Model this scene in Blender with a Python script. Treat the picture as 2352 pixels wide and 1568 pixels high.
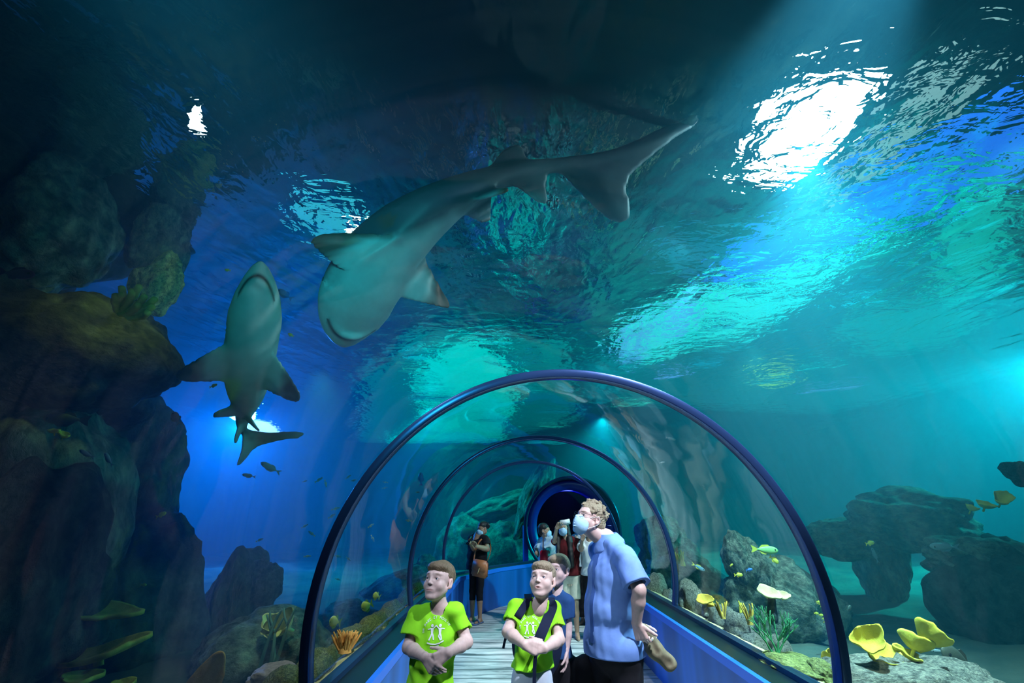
import bpy, bmesh, math, random
import numpy as np
from mathutils import Vector, Matrix, Euler, noise as mnoise
from mathutils.bvhtree import BVHTree
for _o in list(bpy.data.objects):
    bpy.data.objects.remove(_o, do_unlink=True)
scene = bpy.context.scene
COL = scene.collection
R = math.radians
random.seed(7)
# ------------------------------------------------------------------ camera
CAM_H = 1.67
F_PX = 1045.0
TILT = math.atan(399.0 / F_PX)
cam_d = bpy.data.cameras.new('camera')
cam = bpy.data.objects.new('camera', cam_d)
COL.objects.link(cam)
cam.location = (0, 0, CAM_H)
cam.rotation_euler = (math.pi / 2 + TILT, 0, 0)
cam_d.sensor_width = 36
cam_d.lens = 36 * F_PX / 2352
cam_d.clip_start = 0.05
cam_d.clip_end = 200
scene.camera = cam
scene.view_settings.view_transform = 'Standard'
scene.view_settings.look = 'None'
scene.view_settings.gamma = 1
scene.view_settings.use_curve_mapping = False
scene.view_settings.exposure = 0.0
cy = scene.cycles
cy.use_denoising = True
cy.max_bounces = 6
cy.diffuse_bounces = 2
cy.glossy_bounces = 3
cy.transmission_bounces = 6
cy.transparent_max_bounces = 16
cy.volume_bounces = 0
cy.caustics_refractive = False
cy.caustics_reflective = False
cy.sample_clamp_indirect = 3.0
cy.adaptive_threshold = .02

CT, ST = math.cos(TILT), math.sin(TILT)
def at(px, py, zc):
    """world point seen at photograph pixel (px, py) at view depth zc"""
    u = (px - 1176) / F_PX * zc
    v = (784 - py) / F_PX * zc
    return Vector((u, zc * CT - v * ST, CAM_H + v * CT + zc * ST))
def at_z(px, py, z):
    """the same at a given world height"""
    a = at(px, py, 1.0) - Vector((0, 0, CAM_H))
    t = (z - CAM_H) / a.z
    return Vector((0, 0, CAM_H)) + a * t
def at_y(px, py, y):
    a = at(px, py, 1.0) - Vector((0, 0, CAM_H))
    return Vector((0, 0, CAM_H)) + a * (y / a.y)

# ------------------------------------------------------------------ world, lights
world = bpy.data.worlds.new('World')
scene.world = world
world.use_nodes = True
wb = world.node_tree.nodes['Background']
wb.inputs[0].default_value = (0.004, 0.02, 0.05, 1)
wb.inputs[1].default_value = 0.3

def light(name, kind, loc, power, color, target=None, size=None, spot=None, blend=0.6, spread=None):
    d = bpy.data.lights.new(name, kind)
    d.energy = power
    d.color = color
    if kind == 'AREA':
        d.shape = 'DISK'
        d.size = size or 1
        if spread: d.spread = spread
    else:
        d.shadow_soft_size = size or 0.1
    if kind == 'SPOT':
        d.spot_size = R(spot); d.spot_blend = blend
    o = bpy.data.objects.new(name, d)
    COL.objects.link(o)
    o.location = loc
    if target is not None:
        o.rotation_euler = (Vector(target) - Vector(loc)).to_track_quat('-Z', 'Y').to_euler()
    return o
ZS = 4.9     # water surface height
L = light
lamp_main = at_z(1850, 300, ZS)
L('main_spot', 'SPOT', (lamp_main.x, lamp_main.y, ZS - .12), 2200, (.55, .9, 1.0), target=(2.2, 4.6, 0.4), size=.1, spot=74, blend=1)
L('visitor_spot', 'SPOT', (2.0, .9, ZS - .1), 1900, (.92, .84, 1.0), target=(.35, 3.9, 1.0), size=.05, spot=37, blend=.5)
L('lamp_halo', 'POINT', (lamp_main.x, lamp_main.y, ZS - .06), 210, (.5, .9, 1.0), size=.15)
L('shark_spot', 'SPOT', (-.9, .1, 2.95), 230, (.06, .80, .90), target=(-1.0, 4.0, 3.5), size=.2, spot=75, blend=1)  # added lamp out of view, brightens the shark bellies from below
L('visitor_fill', 'SPOT', (-1.9, .5, ZS - .15), 520, (.75, .80, 1.0), target=(.1, 3.2, 1.2), size=.3, spot=32, blend=.8)
L('far_visitor_spot', 'SPOT', (2.6, 5.6, ZS - .15), 900, (.9, .92, 1.0), target=(.35, 8.2, .9), size=.06, spot=45, blend=.6)  # added lamp without a fixture, lifts the light on the far visitors
L('blue_spot', 'SPOT', (-10.0, 16.8, ZS - .15), 9000, (.02, .22, 1.0), target=(-5.0, 7.5, 1.0), size=.4, spot=140, blend=1)
L('blue_spot_high', 'SPOT', (-7.0, 7.0, ZS - .2), 1300, (.02, .16, 1.0), target=(-6.3, 8.0, 0), size=.5, spot=120, blend=1)
L('teal_spot', 'SPOT', (11.8, 8.8, ZS - .2), 6800, (.0, .85, .85), target=(5.0, 12.5, 1), size=.12, spot=120, blend=1)
L('teal_spot_far', 'SPOT', (3.0, 15.0, ZS - .2), 2300, (.0, .85, .78), target=(3, 16, 0), size=.1, spot=140, blend=1)
L('teal_spot_back', 'SPOT', (-2.5, 13.5, ZS - .2), 900, (.0, .85, .72), target=(-2, 14, 0), size=.1, spot=140, blend=1)
L('reef_spot', 'SPOT', (3.2, 2.2, 3.9), 160, (.95, 1.0, .75), target=(2.6, 3.6, .5), size=.1, spot=80, blend=.8)
L('reef_spot_mid', 'SPOT', (3.0, 5.2, 3.6), 150, (.8, 1.0, .75), target=(2.3, 6.0, .6), size=.1, spot=85, blend=.8)
L('sand_spot_left', 'SPOT', (-1.9, 4.3, 3.0), 90, (.9, 1.0, .7), target=(-1.4, 4.6, .6), size=.1, spot=95, blend=.8)

# light through the ripples on the back of the large shark: a rippled lamp
rl = L('ripple_spot', 'SPOT', (lamp_main.x - .1, lamp_main.y + .3, ZS - .1), 260, (.85, .95, 1.0), target=(.2, 3.75, 4.2), size=.02, spot=27, blend=.7)
rl.data.use_nodes = True
_t = rl.data.node_tree; _e = _t.nodes['Emission']; _c = _t.nodes.new('ShaderNodeTexCoord'); _w = _t.nodes.new('ShaderNodeTexWave'); _r = _t.nodes.new('ShaderNodeValToRGB')
_w.inputs['Scale'].default_value = 9; _w.inputs['Distortion'].default_value = 3.5; _w.inputs['Detail'].default_value = 2
_r.color_ramp.elements[0].position = .55; _r.color_ramp.elements[0].color = (.04, .04, .04, 1); _r.color_ramp.elements[1].position = .9
_t.links.new(_c.outputs['Normal'], _w.inputs[0]); _t.links.new(_w.outputs[1], _r.inputs[0]); _t.links.new(_r.outputs[0], _e.inputs['Color'])
L('sponge_spot', 'SPOT', at(395, 555, 3.7), 38, (1.0, .95, .15), target=at(315, 690, 3.9), size=.08, spot=75, blend=.8)
# ------------------------------------------------------------------ tagging and building helpers
def tag(o, label=None, cat=None, group=None, kind=None):
    if label: o['label'] = label
    if cat: o['category'] = cat
    if group: o['group'] = group
    if kind: o['kind'] = kind
    return o
def empty(name, loc=(0, 0, 0), rz=0.0):
    o = bpy.data.objects.new(name, None); COL.objects.link(o)
    o.location = loc; o.rotation_euler = (0, 0, rz)
    o.empty_display_size = .1
    return o
def link(name, me, m=None, parent=None, smooth=True):
    o = bpy.data.objects.new(name, me); COL.objects.link(o)
    if m is not None:
        me.materials.clear(); me.materials.append(m)
    if smooth and len(me.polygons):
        me.polygons.foreach_set('use_smooth', [True] * len(me.polygons))
    if parent is not None: o.parent = parent
    return o
def from_pydata(name, v, f, m=None, parent=None, smooth=True):
    me = bpy.data.meshes.new(name)
    me.from_pydata([tuple(x) for x in v], [], [tuple(int(i) for i in q) for q in f])
    me.update()
    return link(name, me, m, parent, smooth)
def from_bm(name, bm, m=None, parent=None, smooth=True):
    me = bpy.data.meshes.new(name); bm.to_mesh(me); bm.free()
    return link(name, me, m, parent, smooth)
def copy_tree(o, parent=None):
    c = o.copy(); COL.objects.link(c); c.parent = parent
    for ch in list(o.children):
        copy_tree(ch, c)
    return c

# ------------------------------------------------------------------ materials
def mat(name, color=(.5, .5, .5), rough=.6, spec=.3, metal=0, emit=None, estr=0):
    m = bpy.data.materials.new(name); m.use_nodes = True
    p = m.node_tree.nodes['Principled BSDF']
    p.inputs['Base Color'].default_value = (*color, 1)
    p.inputs['Roughness'].default_value = rough
    p.inputs['Specular IOR Level'].default_value = spec
    p.inputs['Metallic'].default_value = metal
    if emit:
        p.inputs['Emission Color'].default_value = (*emit, 1)
        p.inputs['Emission Strength'].default_value = estr
    return m
class NT:
    def __init__(s, m):
        s.m = m; s.t = m.node_tree; s.n = s.t.nodes; s.l = s.t.links
        s.p = s.n.get('Principled BSDF')
    def node(s, typ, **kw):
        n = s.n.new(typ)
        for k, v in kw.items():
            if k in n.inputs: n.inputs[k].default_value = v
            else: setattr(n, k, v)
        return n
    def link(s, a, b): s.l.new(a, b)
    def coord(s, kind='Object', scale=(1, 1, 1), rot=(0, 0, 0)):
        tc = s.node('ShaderNodeTexCoord'); mp = s.node('ShaderNodeMapping')
        mp.inputs['Scale'].default_value = scale; mp.inputs['Rotation'].default_value = rot
        s.link(tc.outputs[kind], mp.inputs[0]); return mp.outputs[0]
    def noise(s, co, scale=5, detail=4, rough=.5, dist=0):
        n = s.node('ShaderNodeTexNoise', Scale=scale, Detail=detail, Roughness=rough, Distortion=dist)
        s.link(co, n.inputs['Vector']); return n.outputs['Fac']
    def ramp(s, fac, stops):
        r = s.node('ShaderNodeValToRGB'); e = r.color_ramp.elements
        while len(e) < len(stops): e.new(.5)
        for i, (p, c) in enumerate(stops):
            e[i].position = p; e[i].color = (*c, 1) if len(c) == 3 else c
        s.link(fac, r.inputs[0]); return r.outputs[0]
    def bump(s, h, strength=.3, dist=.01, nrm=None):
        b = s.node('ShaderNodeBump', Strength=strength, Distance=dist)
        s.link(h, b.inputs['Height'])
        if nrm is not None: s.link(nrm, b.inputs['Normal'])
        s.link(b.outputs[0], s.p.inputs['Normal']); return b.outputs[0]
def noise_mat(name, c1, c2, scale=5, rough=.7, spec=.2, bump=.4, bscale=None, bdist=.02, c3=None, detail=6, fine=None):
    m = mat(name, c1, rough, spec); t = NT(m); co = t.coord()
    f = t.noise(co, scale, detail, .6)
    stops = [(.35, c1), (.65, c2)] if c3 is None else [(.3, c1), (.52, c2), (.7, c3)]
    base = t.ramp(f, stops)
    if fine:      # weathered crust: fine grain and dark pits that belong to the stone
        g1 = t.noise(co, fine, 6, .7, .4); vo = t.node('ShaderNodeTexVoronoi', Scale=fine * .45); t.link(co, vo.inputs['Vector'])
        a = t.ramp(g1, [(.36, (.38, .40, .42)), (.52, (.95, .95, .95)), (.68, (1.5, 1.45, 1.3))]); b = t.ramp(vo.outputs['Distance'], [(.05, (.45, .48, .5)), (.4, (1, 1, 1))])
        for x in (a, b):
            mm = t.node('ShaderNodeMix', data_type='RGBA', blend_type='MULTIPLY'); mm.inputs[0].default_value = 1
            t.link(base, mm.inputs[6]); t.link(x, mm.inputs[7]); base = mm.outputs[2]
    t.link(base, t.p.inputs['Base Color'])
    if bump:
        g = t.noise(co, bscale or scale * 3, 8, .65)
        t.bump(g, bump, bdist)
    return m
# ------------------------------------------------------------------ the tunnel
AX, AZ, AR = .352, 1.06, 1.545          # axis x, axis height, inner radius
LEDGE = .683
HOOPS = [3.04, 5.87, 8.70]
A0 = math.asin((LEDGE - AZ) / AR)      # foot angle (slightly below horizontal)
def arc_pts(r, cx, cz, n=64, zmin=LEDGE):
    a0 = math.asin(max(-1, (zmin - cz) / r))
    return [(cx + r * math.cos(a0 + (math.pi - 2 * a0) * i / n), cz + r * math.sin(a0 + (math.pi - 2 * a0) * i / n)) for i in range(n + 1)]
# stations along the tunnel: y, centre x, half width factor, centre z
STN = [(-3.5, AX, AR, AZ), (3.04, AX, AR, AZ), (5.87, AX, AR, AZ), (8.70, AX, AR, AZ), (10.1, .78, 1.36, 1.13), (11.6, 1.43, 1.08, 1.42)]

acr = mat('acrylic', (.9, 1, 1), 0)
acr2 = mat('acrylic_far', (.9, 1, 1), 0)
def make_acrylic(m, k):
    t = NT(m); t.n.remove(t.p)
    tr = t.node('ShaderNodeBsdfTransparent'); tr.inputs[0].default_value = (.93, .985, .99, 1)
    gl = t.node('ShaderNodeBsdfGlossy', Roughness=.03); gl.inputs[0].default_value = (1, 1, 1, 1)
    fr = t.node('ShaderNodeFresnel', IOR=1.45)
    mx = t.node('ShaderNodeMixShader')
    mu = t.node('ShaderNodeMath', operation='MULTIPLY'); mu.inputs[1].default_value = k; t.link(fr.outputs[0], mu.inputs[0]); t.link(mu.outputs[0], mx.inputs[0]); t.link(tr.outputs[0], mx.inputs[1]); t.link(gl.outputs[0], mx.inputs[2])
    co = t.coord('Object', (.8, .5, .8)); f = t.noise(co, 1.6, 2, .5)
    b = t.node('ShaderNodeBump', Strength=.12, Distance=.1); t.link(f, b.inputs['Height']); t.link(b.outputs[0], gl.inputs['Normal'])
    t.link(mx.outputs[0], t.n['Material Output'].inputs[0])
make_acrylic(acr, .22); make_acrylic(acr2, .85)

def shell(name, s0, s1, m, ny=2, off=0.0, n=64):
    v, f = [], []
    for j in range(ny + 1):
        w = j / ny
        y, cx, r, cz = [a + (b - a) * w for a, b in zip(s0, s1)]
        for x, z in arc_pts(r + off, cx, cz, n):
            v.append((x, y, z))
    for j in range(ny):
        for i in range(n):
            a = j * (n + 1) + i
            f.append((a, a + 1, a + n + 2, a + n + 1))
    return from_pydata(name, v, f, m)
for i in range(len(STN) - 1):
    if i == 3:
        continue
    if i < 3:
        o = shell('window_%d' % (i + 1), STN[i], STN[i + 1], acr if i == 0 else acr2)
        tag(o, kind='structure')
v, f = [], []
n = 64
for (y, cx, r, cz) in STN[3:]:
    for x, z in arc_pts(r, cx, cz, n): v.append((x, y, z))
for j in range(2):
    for i in range(n):
        a = j * (n + 1) + i; f.append((a, a + 1, a + n + 2, a + n + 1))
tag(from_pydata('window_4', v, f, acr2), kind='structure')

# water body: outer box with the tunnel as a closed cavity
TX0, TX1, TY0, TY1, TZ0 = -13.0, 14.0, -6.0, 24.0, -1.0
wm = bpy.data.materials.new('water_volume'); wm.use_nodes = True
t = NT(wm); t.n.remove(t.p)
sc_ = t.node('ShaderNodeVolumeScatter', Density=.036, Anisotropy=.35); sc_.inputs['Color'].default_value = (.08, .72, 1, 1)
ab = t.node('ShaderNodeVolumeAbsorption', Density=.066); ab.inputs['Color'].default_value = (.05, .75, .85, 1)
ad = t.node('ShaderNodeAddShader'); t.link(sc_.outputs[0], ad.inputs[0]); t.link(ab.outputs[0], ad.inputs[1])
t.link(ad.outputs[0], t.n['Material Output'].inputs['Volume'])
bm = bmesh.new()
r = bmesh.ops.create_cube(bm, size=1)
for q in r['verts']:
    q.co = Vector((TX0 if q.co.x < 0 else TX1, TY0 if q.co.y < 0 else TY1, TZ0 if q.co.z < 0 else ZS - .02))
rings = []
st = [(-3.6, AX, AR, AZ)] + STN[1:] + [(13.5, 1.43, 1.12, 1.42)]
for (y, cx, rr, cz) in st:
    pts = arc_pts(rr + (.06 if y < 11 else .18), cx, cz, 48)
    ring = [bm.verts.new((x, y, z)) for x, z in pts] + [bm.verts.new((pts[-1][0], y, -.3)), bm.verts.new((pts[0][0], y, -.3))]
    rings.append(ring)
k = len(rings[0])
for a, b in zip(rings, rings[1:]):
    for i in range(k):
        bm.faces.new((a[i], a[(i + 1) % k], b[(i + 1) % k], b[i]))
bm.faces.new(rings[0]); bm.faces.new(rings[-1][::-1])
bmesh.ops.recalc_face_normals(bm, faces=bm.faces[:])
# recalc turns both shells outward; flip the cavity
cav = set(v for r_ in rings for v in r_)
for fc in bm.faces:
    if fc.verts[0] in cav: fc.normal_flip()
wo = from_bm('water', bm, wm, smooth=False)
tag(wo, 'clear blue green water filling the aquarium around the tunnel', 'water', kind='stuff')
# ------------------------------------------------------------------ water surface seen from below
sm = bpy.data.materials.new('water_surface'); sm.use_nodes = True
t = NT(sm); t.n.remove(t.p)
co = t.coord('Object', (1.25, .75, 1), (0, 0, .15))
n1 = t.noise(co, .85, 3, .5, .5); n2 = t.noise(co, 4.5, 3, .5, .3)
ma = t.node('ShaderNodeMath', operation='MULTIPLY_ADD'); ma.inputs[1].default_value = .16
t.link(n2, ma.inputs[0]); t.link(n1, ma.inputs[2])
bp = t.node('ShaderNodeBump', Strength=1.0, Distance=.11); t.link(ma.outputs[0], bp.inputs['Height'])
co3 = t.coord('Object', (.8, 1.5, 1), (0, 0, -.15)); n3 = t.noise(co3, 3.2, 3, .5, .6)
mb = t.node('ShaderNodeMath', operation='MULTIPLY_ADD'); mb.inputs[1].default_value = .42
t.link(n3, mb.inputs[0]); t.link(ma.outputs[0], mb.inputs[2])
bq = t.node('ShaderNodeBump', Strength=1.0, Distance=.30); t.link(mb.outputs[0], bq.inputs['Height'])
gl = t.node('ShaderNodeBsdfGlossy', Roughness=.0); gl.inputs[0].default_value = (.85, 1, 1, 1)
rf = t.node('ShaderNodeBsdfRefraction', Roughness=.0, IOR=.78); rf.inputs[0].default_value = (.9, 1, 1, 1)
mx = t.node('ShaderNodeMixShader')
lw = t.node('ShaderNodeLayerWeight', Blend=.5); 
mr = t.node('ShaderNodeMapRange'); mr.inputs[1].default_value = .24; mr.inputs[2].default_value = .48; mr.inputs[3].default_value = .985; mr.inputs[4].default_value = .38
t.link(lw.outputs['Facing'], mr.inputs[0]); t.link(mr.outputs[0], mx.inputs[0])
t.link(bp.outputs[0], gl.inputs['Normal']); t.link(bq.outputs[0], rf.inputs['Normal'])
t.link(gl.outputs[0], mx.inputs[1]); t.link(rf.outputs[0], mx.inputs[2]); t.link(mx.outputs[0], t.n['Material Output'].inputs[0])
o = from_pydata('water_surface', [(TX0, TY0, ZS), (TX1, TY0, ZS), (TX1, TY1, ZS), (TX0, TY1, ZS)], [(0, 1, 2, 3)], sm, smooth=False)
tag(o, kind='structure')

# hall above the tank
dark = mat('hall_paint', (.012, .022, .035), .9, .1)
tank = noise_mat('tank_wall_paint', (.02, .12, .14), (.05, .30, .30), .5, .9, .05, .3, 3, .05)
def boxobj(name, x0, x1, y0, y1, z0, z1, m, kind='structure', parent=None, bevel=0):
    bm = bmesh.new(); r = bmesh.ops.create_cube(bm, size=1)
    for q in r['verts']:
        q.co = Vector((x0 if q.co.x < 0 else x1, y0 if q.co.y < 0 else y1, z0 if q.co.z < 0 else z1))
    if bevel: bmesh.ops.bevel(bm, geom=bm.edges[:], offset=bevel, segments=2, affect='EDGES')
    o = from_bm(name, bm, m, parent, smooth=False)
    if kind: tag(o, kind=kind)
    return o
CEIL = 7.5
boxobj('ceiling', TX0 - .2, TX1 + .2, TY0 - .2, TY1 + .2, CEIL, CEIL + .2, dark)
boxobj('wall_left', TX0 - .3, TX0 - .02, TY0 - .2, TY1 + .2, -1, CEIL, tank)
boxobj('wall_right', TX1 + .02, TX1 + .3, TY0 - .2, TY1 + .2, -1, CEIL, tank)
boxobj('wall_far', TX0 - .2, TX1 + .2, TY1 + .02, TY1 + .3, -1, CEIL, tank)
boxobj('wall_near', TX0 - .2, TX1 + .2, TY0 - .3, TY0 - .02, -1, CEIL, dark)

def emis(name, c, s):
    m = bpy.data.materials.new(name); m.use_nodes = True
    t = NT(m); t.n.remove(t.p)
    e = t.node('ShaderNodeEmission', Strength=s); e.inputs[0].default_value = (*c, 1)
    t.link(e.outputs[0], t.n['Material Output'].inputs[0])
    m.cycles.emission_sampling = 'NONE'
    return m
housing = mat('panel_housing', (.03, .03, .035), .5)
def above_water(px, py, z, n=.78):
    """point at height z over the water that is seen at (px, py) through the bent ray"""
    s = at_z(px, py, ZS); d = (s - Vector((0, 0, CAM_H))).normalized(); h = Vector((d.x, d.y, 0)); si = h.length * n
    return s + h.normalized() * (z - ZS) * si / math.sqrt(1 - si * si) + Vector((0, 0, z - ZS))
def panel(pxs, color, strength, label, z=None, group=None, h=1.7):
    """flat glowing panel over the water; serves white lamps and added glow imitating surface reflections"""
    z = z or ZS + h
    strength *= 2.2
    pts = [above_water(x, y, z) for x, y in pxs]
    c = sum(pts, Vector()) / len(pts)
    root = empty('glow_panel', c); tag(root, label, 'lamp', group)
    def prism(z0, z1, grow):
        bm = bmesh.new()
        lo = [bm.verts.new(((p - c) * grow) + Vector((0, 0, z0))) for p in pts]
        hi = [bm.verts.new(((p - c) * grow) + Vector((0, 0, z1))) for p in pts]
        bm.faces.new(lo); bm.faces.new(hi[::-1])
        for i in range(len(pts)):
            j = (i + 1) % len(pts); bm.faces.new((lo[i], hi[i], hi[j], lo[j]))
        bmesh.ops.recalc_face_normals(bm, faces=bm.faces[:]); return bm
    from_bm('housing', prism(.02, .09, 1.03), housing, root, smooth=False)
    from_bm('diffuser', prism(0, .02, 1.0), emis('panel_glow', color, strength), root, smooth=False)
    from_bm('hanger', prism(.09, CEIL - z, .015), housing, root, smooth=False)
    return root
def ell(cx, cy, a, b, rot, n=18):
    cr, sr = math.cos(R(rot)), math.sin(R(rot))
    return [(cx + a * math.cos(2 * math.pi * i / n) * cr - b * math.sin(2 * math.pi * i / n) * sr,
             cy + a * math.cos(2 * math.pi * i / n) * sr + b * math.sin(2 * math.pi * i / n) * cr) for i in range(n)]
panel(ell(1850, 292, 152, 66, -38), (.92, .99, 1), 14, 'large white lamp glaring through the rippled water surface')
panel([(1880, 450), (1940, 450), (2260, 150), (2210, 130)], (.45, .75, .75), .45, 'narrow pale added glow imitating the streak right of the white glare')  # coloured panels here are added, imitating reflections on the water; white ones are lamps
panel([(1620, 620), (1760, 640), (2400, 380), (2400, 210), (1950, 420)], (.02, .17, .9), 1.2, 'long added glow imitating the deep blue band in the ripples at upper right')
panel([(1400, 780), (1450, 845), (1570, 800), (1720, 775), (1840, 690), (1950, 600), (2110, 520), (2060, 470), (1900, 550), (1780, 590), (1640, 650), (1500, 710)], (.02, .85, .76), 1.1, 'broad added glow imitating the turquoise reflection above the right end of the arch')
panel([(2150, 440), (2240, 380), (2330, 420), (2300, 650), (2170, 700), (2150, 600)], (.0, .55, .44), .8, 'added glow imitating the green reflection at the far right of the water')
panel([(1000, 800), (1085, 775), (1160, 810), (1195, 900), (1150, 1010), (1060, 1030), (970, 960), (950, 880)], (.0, .75, .64), 1.15, 'added glow imitating the turquoise reflection above the left shoulder of the arch')
panel([(880, 1010), (1010, 960), (1080, 1060), (980, 1090)], (.0, .75, .64), 1.2, 'low added glow imitating the turquoise reflection far behind the left of the arch')
panel([(690, 440), (770, 460), (880, 570), (850, 600), (740, 570), (700, 520)], (.05, .6, .75), .7, 'added glow imitating cyan streaks behind the large shark head')
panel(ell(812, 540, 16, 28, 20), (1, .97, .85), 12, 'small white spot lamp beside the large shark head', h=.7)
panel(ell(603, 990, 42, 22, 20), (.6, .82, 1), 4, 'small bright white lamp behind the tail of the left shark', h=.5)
panel([(1480, 600), (1560, 560), (1700, 540), (1640, 620)], (.02, .3, .6), .35, 'dim added glow imitating a blue reflection in the middle of the water surface')
panel([(1405, 800), (1470, 735), (1600, 690), (1640, 700), (1560, 765), (1450, 850)], (.12, .33, .95), 1.0, 'short added glow imitating blue violet stripes just above the top right of the arch')
panel(ell(1780, 868, 36, 20, 0), (.35, .9, .12), .9, 'small added glow imitating a yellow green reflection low over the right half of the tank')  # added glow in place of a yellow reflection
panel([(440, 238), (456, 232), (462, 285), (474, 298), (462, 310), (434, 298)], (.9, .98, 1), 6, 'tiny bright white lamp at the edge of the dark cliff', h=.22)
panel([(1650, 560), (1800, 520), (1990, 440), (1880, 540), (1720, 610)], (.0, .45, .75), .6, 'added azure glow between the deep blue and the turquoise ones')
panel([(1900, 740), (2060, 690), (2300, 700), (2200, 790), (2000, 820)], (.0, .55, .50), .55, 'faint added glow imitating a teal reflection low at the far right')
panel([(1350, 860), (1480, 700), (1900, 560), (2420, 420), (2420, 840), (1900, 950), (1450, 930)], (.0, .34, .36), .42, 'very broad dim added glow imitating teal reflections over the right half', h=1.9)  # added backing glow for the mottled teal reflections
panel([(830, 860), (980, 740), (1300, 780), (1330, 960), (1000, 1060), (830, 1030)], (.0, .34, .31), .6, 'broad dim added glow imitating green reflections over the arch', h=1.9)

# ------------------------------------------------------------------ seabed and sand ledges
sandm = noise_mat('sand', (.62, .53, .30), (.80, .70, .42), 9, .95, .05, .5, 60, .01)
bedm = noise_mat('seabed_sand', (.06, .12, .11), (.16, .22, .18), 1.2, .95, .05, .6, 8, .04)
def bed(name, x0, x1, y0, y1, base, amp, m, nx=90, ny=90, edge=None):
    v, f = [], []
    for j in range(ny + 1):
        for i in range(nx + 1):
            x = x0 + (x1 - x0) * i / nx; y = y0 + (y1 - y0) * j / ny
            z = base(x, y) + amp * mnoise.fractal(Vector((x * .5, y * .5, 3.3)), 1, 2, 4)
            v.append((x, y, z))
    for j in range(ny):
        for i in range(nx):
            a = j * (nx + 1) + i; f.append((a, a + 1, a + nx + 2, a + nx + 1))
    o = from_pydata(name, v, f, m); tag(o, kind='structure'); return o
GX0, GX1 = AX - 1.50, AX + 1.50
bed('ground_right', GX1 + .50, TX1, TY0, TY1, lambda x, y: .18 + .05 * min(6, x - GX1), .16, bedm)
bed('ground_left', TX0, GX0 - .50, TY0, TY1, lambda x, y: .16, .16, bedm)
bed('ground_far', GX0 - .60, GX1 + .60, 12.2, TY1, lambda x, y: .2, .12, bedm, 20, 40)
# sand shelf right behind the glass on both sides
def shelf(name, x0, x1, z0, z1, y0=-3, y1=13):
    sl = 1 if x1 > x0 else -1
    v, f = [], []; ny = 160; nx = 6
    for j in range(ny + 1):
        y = y0 + (y1 - y0) * j / ny
        for i in range(nx + 1):
            w = i / nx; x = x0 + (x1 - x0) * w
            z = z0 + (z1 - z0) * w ** 2 + .012 * mnoise.noise(Vector((x * 9, y * 9, 0)))
            v.append((x, y, z))
    for j in range(ny):
        for i in range(nx):
            a = j * (nx + 1) + i; f.append((a, a + 1, a + nx + 2, a + nx + 1) if sl > 0 else (a, a + nx + 1, a + nx + 2, a + 1))
    o = from_pydata(name, v, f, sandm); tag(o, kind='structure')
shelf('ground_shelf_right', GX1 + .005, GX1 + .62, LEDGE + .02, .2)
shelf('ground_shelf_left', GX0 - .005, GX0 - .62, LEDGE + .02, .2, y1=8.6)

# ------------------------------------------------------------------ walkway
fm = mat('weathered_planks', (.4, .5, .5), .55, .4)
t = NT(fm); co = t.coord('Object', (1.6, 9, 1))
a = t.noise(co, 1.2, 6, .65, .6)
base = t.ramp(a, [(.34, (.16, .20, .21)), (.44, (.42, .48, .48)), (.56, (.66, .70, .69)), (.72, (.86, .88, .86))])
co2 = t.coord('Object', (1, 1, 1)); wv = t.node('ShaderNodeTexWave', Scale=1.05, Distortion=.4, Detail=1.0); wv.bands_direction = 'Y'
t.link(co2, wv.inputs[0])
sh = t.ramp(wv.outputs[0], [(0, (.25, .3, .3)), (.06, (1, 1, 1))])
mm = t.node('ShaderNodeMix', data_type='RGBA', blend_type='MULTIPLY'); mm.inputs[0].default_value = 1
t.link(base, mm.inputs[6]); t.link(sh, mm.inputs[7]); t.link(mm.outputs[2], t.p.inputs['Base Color'])
t.bump(a, .3, .01)
BX0, BX1 = -.92, 1.59
boxobj('floor', BX0 - .2, 4.2, TY0, 13.4, -.1, 0, fm)

bench = mat('blue_panel', (.01, .10, .42), .45, .4)
t = NT(bench); co = t.coord('Object', (1, 1, .05)); f = t.noise(co, 2.2, 2, .5)
t.link(t.ramp(f, [(.35, (.004, .055, .26)), (.5, (.008, .10, .40)), (.68, (.015, .14, .62))]), t.p.inputs['Base Color'])
ledge = mat('black_ledge', (.006, .012, .014), .32, .5)
frame = mat('dark_metal', (.02, .05, .12), .28, .6, .3)
edge_m = mat('blue_edge', (.02, .16, .75), .4, .5)
def wallrun(name, pts, m, z0, z1, thick, kind='structure'):
    """vertical sheet following plan points"""
    v, f = [], []
    for (x, y) in pts: v += [(x, y, z0), (x, y, z1)]
    for i in range(len(pts) - 1): f.append((2 * i, 2 * i + 2, 2 * i + 3, 2 * i + 1))
    o = from_pydata(name, v, f, m, smooth=False)
    md = o.modifiers.new('s', 'SOLIDIFY'); md.thickness = thick; md.offset = 0
    return tag(o, kind=kind)
def foot(k, side, off=0):
    y, cx, r, cz = STN[k]; h = math.sqrt(r * r - (LEDGE - cz) ** 2) + off
    return (cx + side * h, y)
LW = .22
lp = [foot(k, -1, -LW) for k in range(6)]; rp = [foot(k, 1, -LW) for k in range(6)]
lg = [foot(k, -1, .03) for k in range(6)]; rg = [foot(k, 1, .03) for k in range(6)]
wallrun('wall_bench_left', lp, bench, 0, LEDGE - .03, .04)
wallrun('wall_bench_right', rp, bench, 0, LEDGE - .03, .04)
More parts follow.
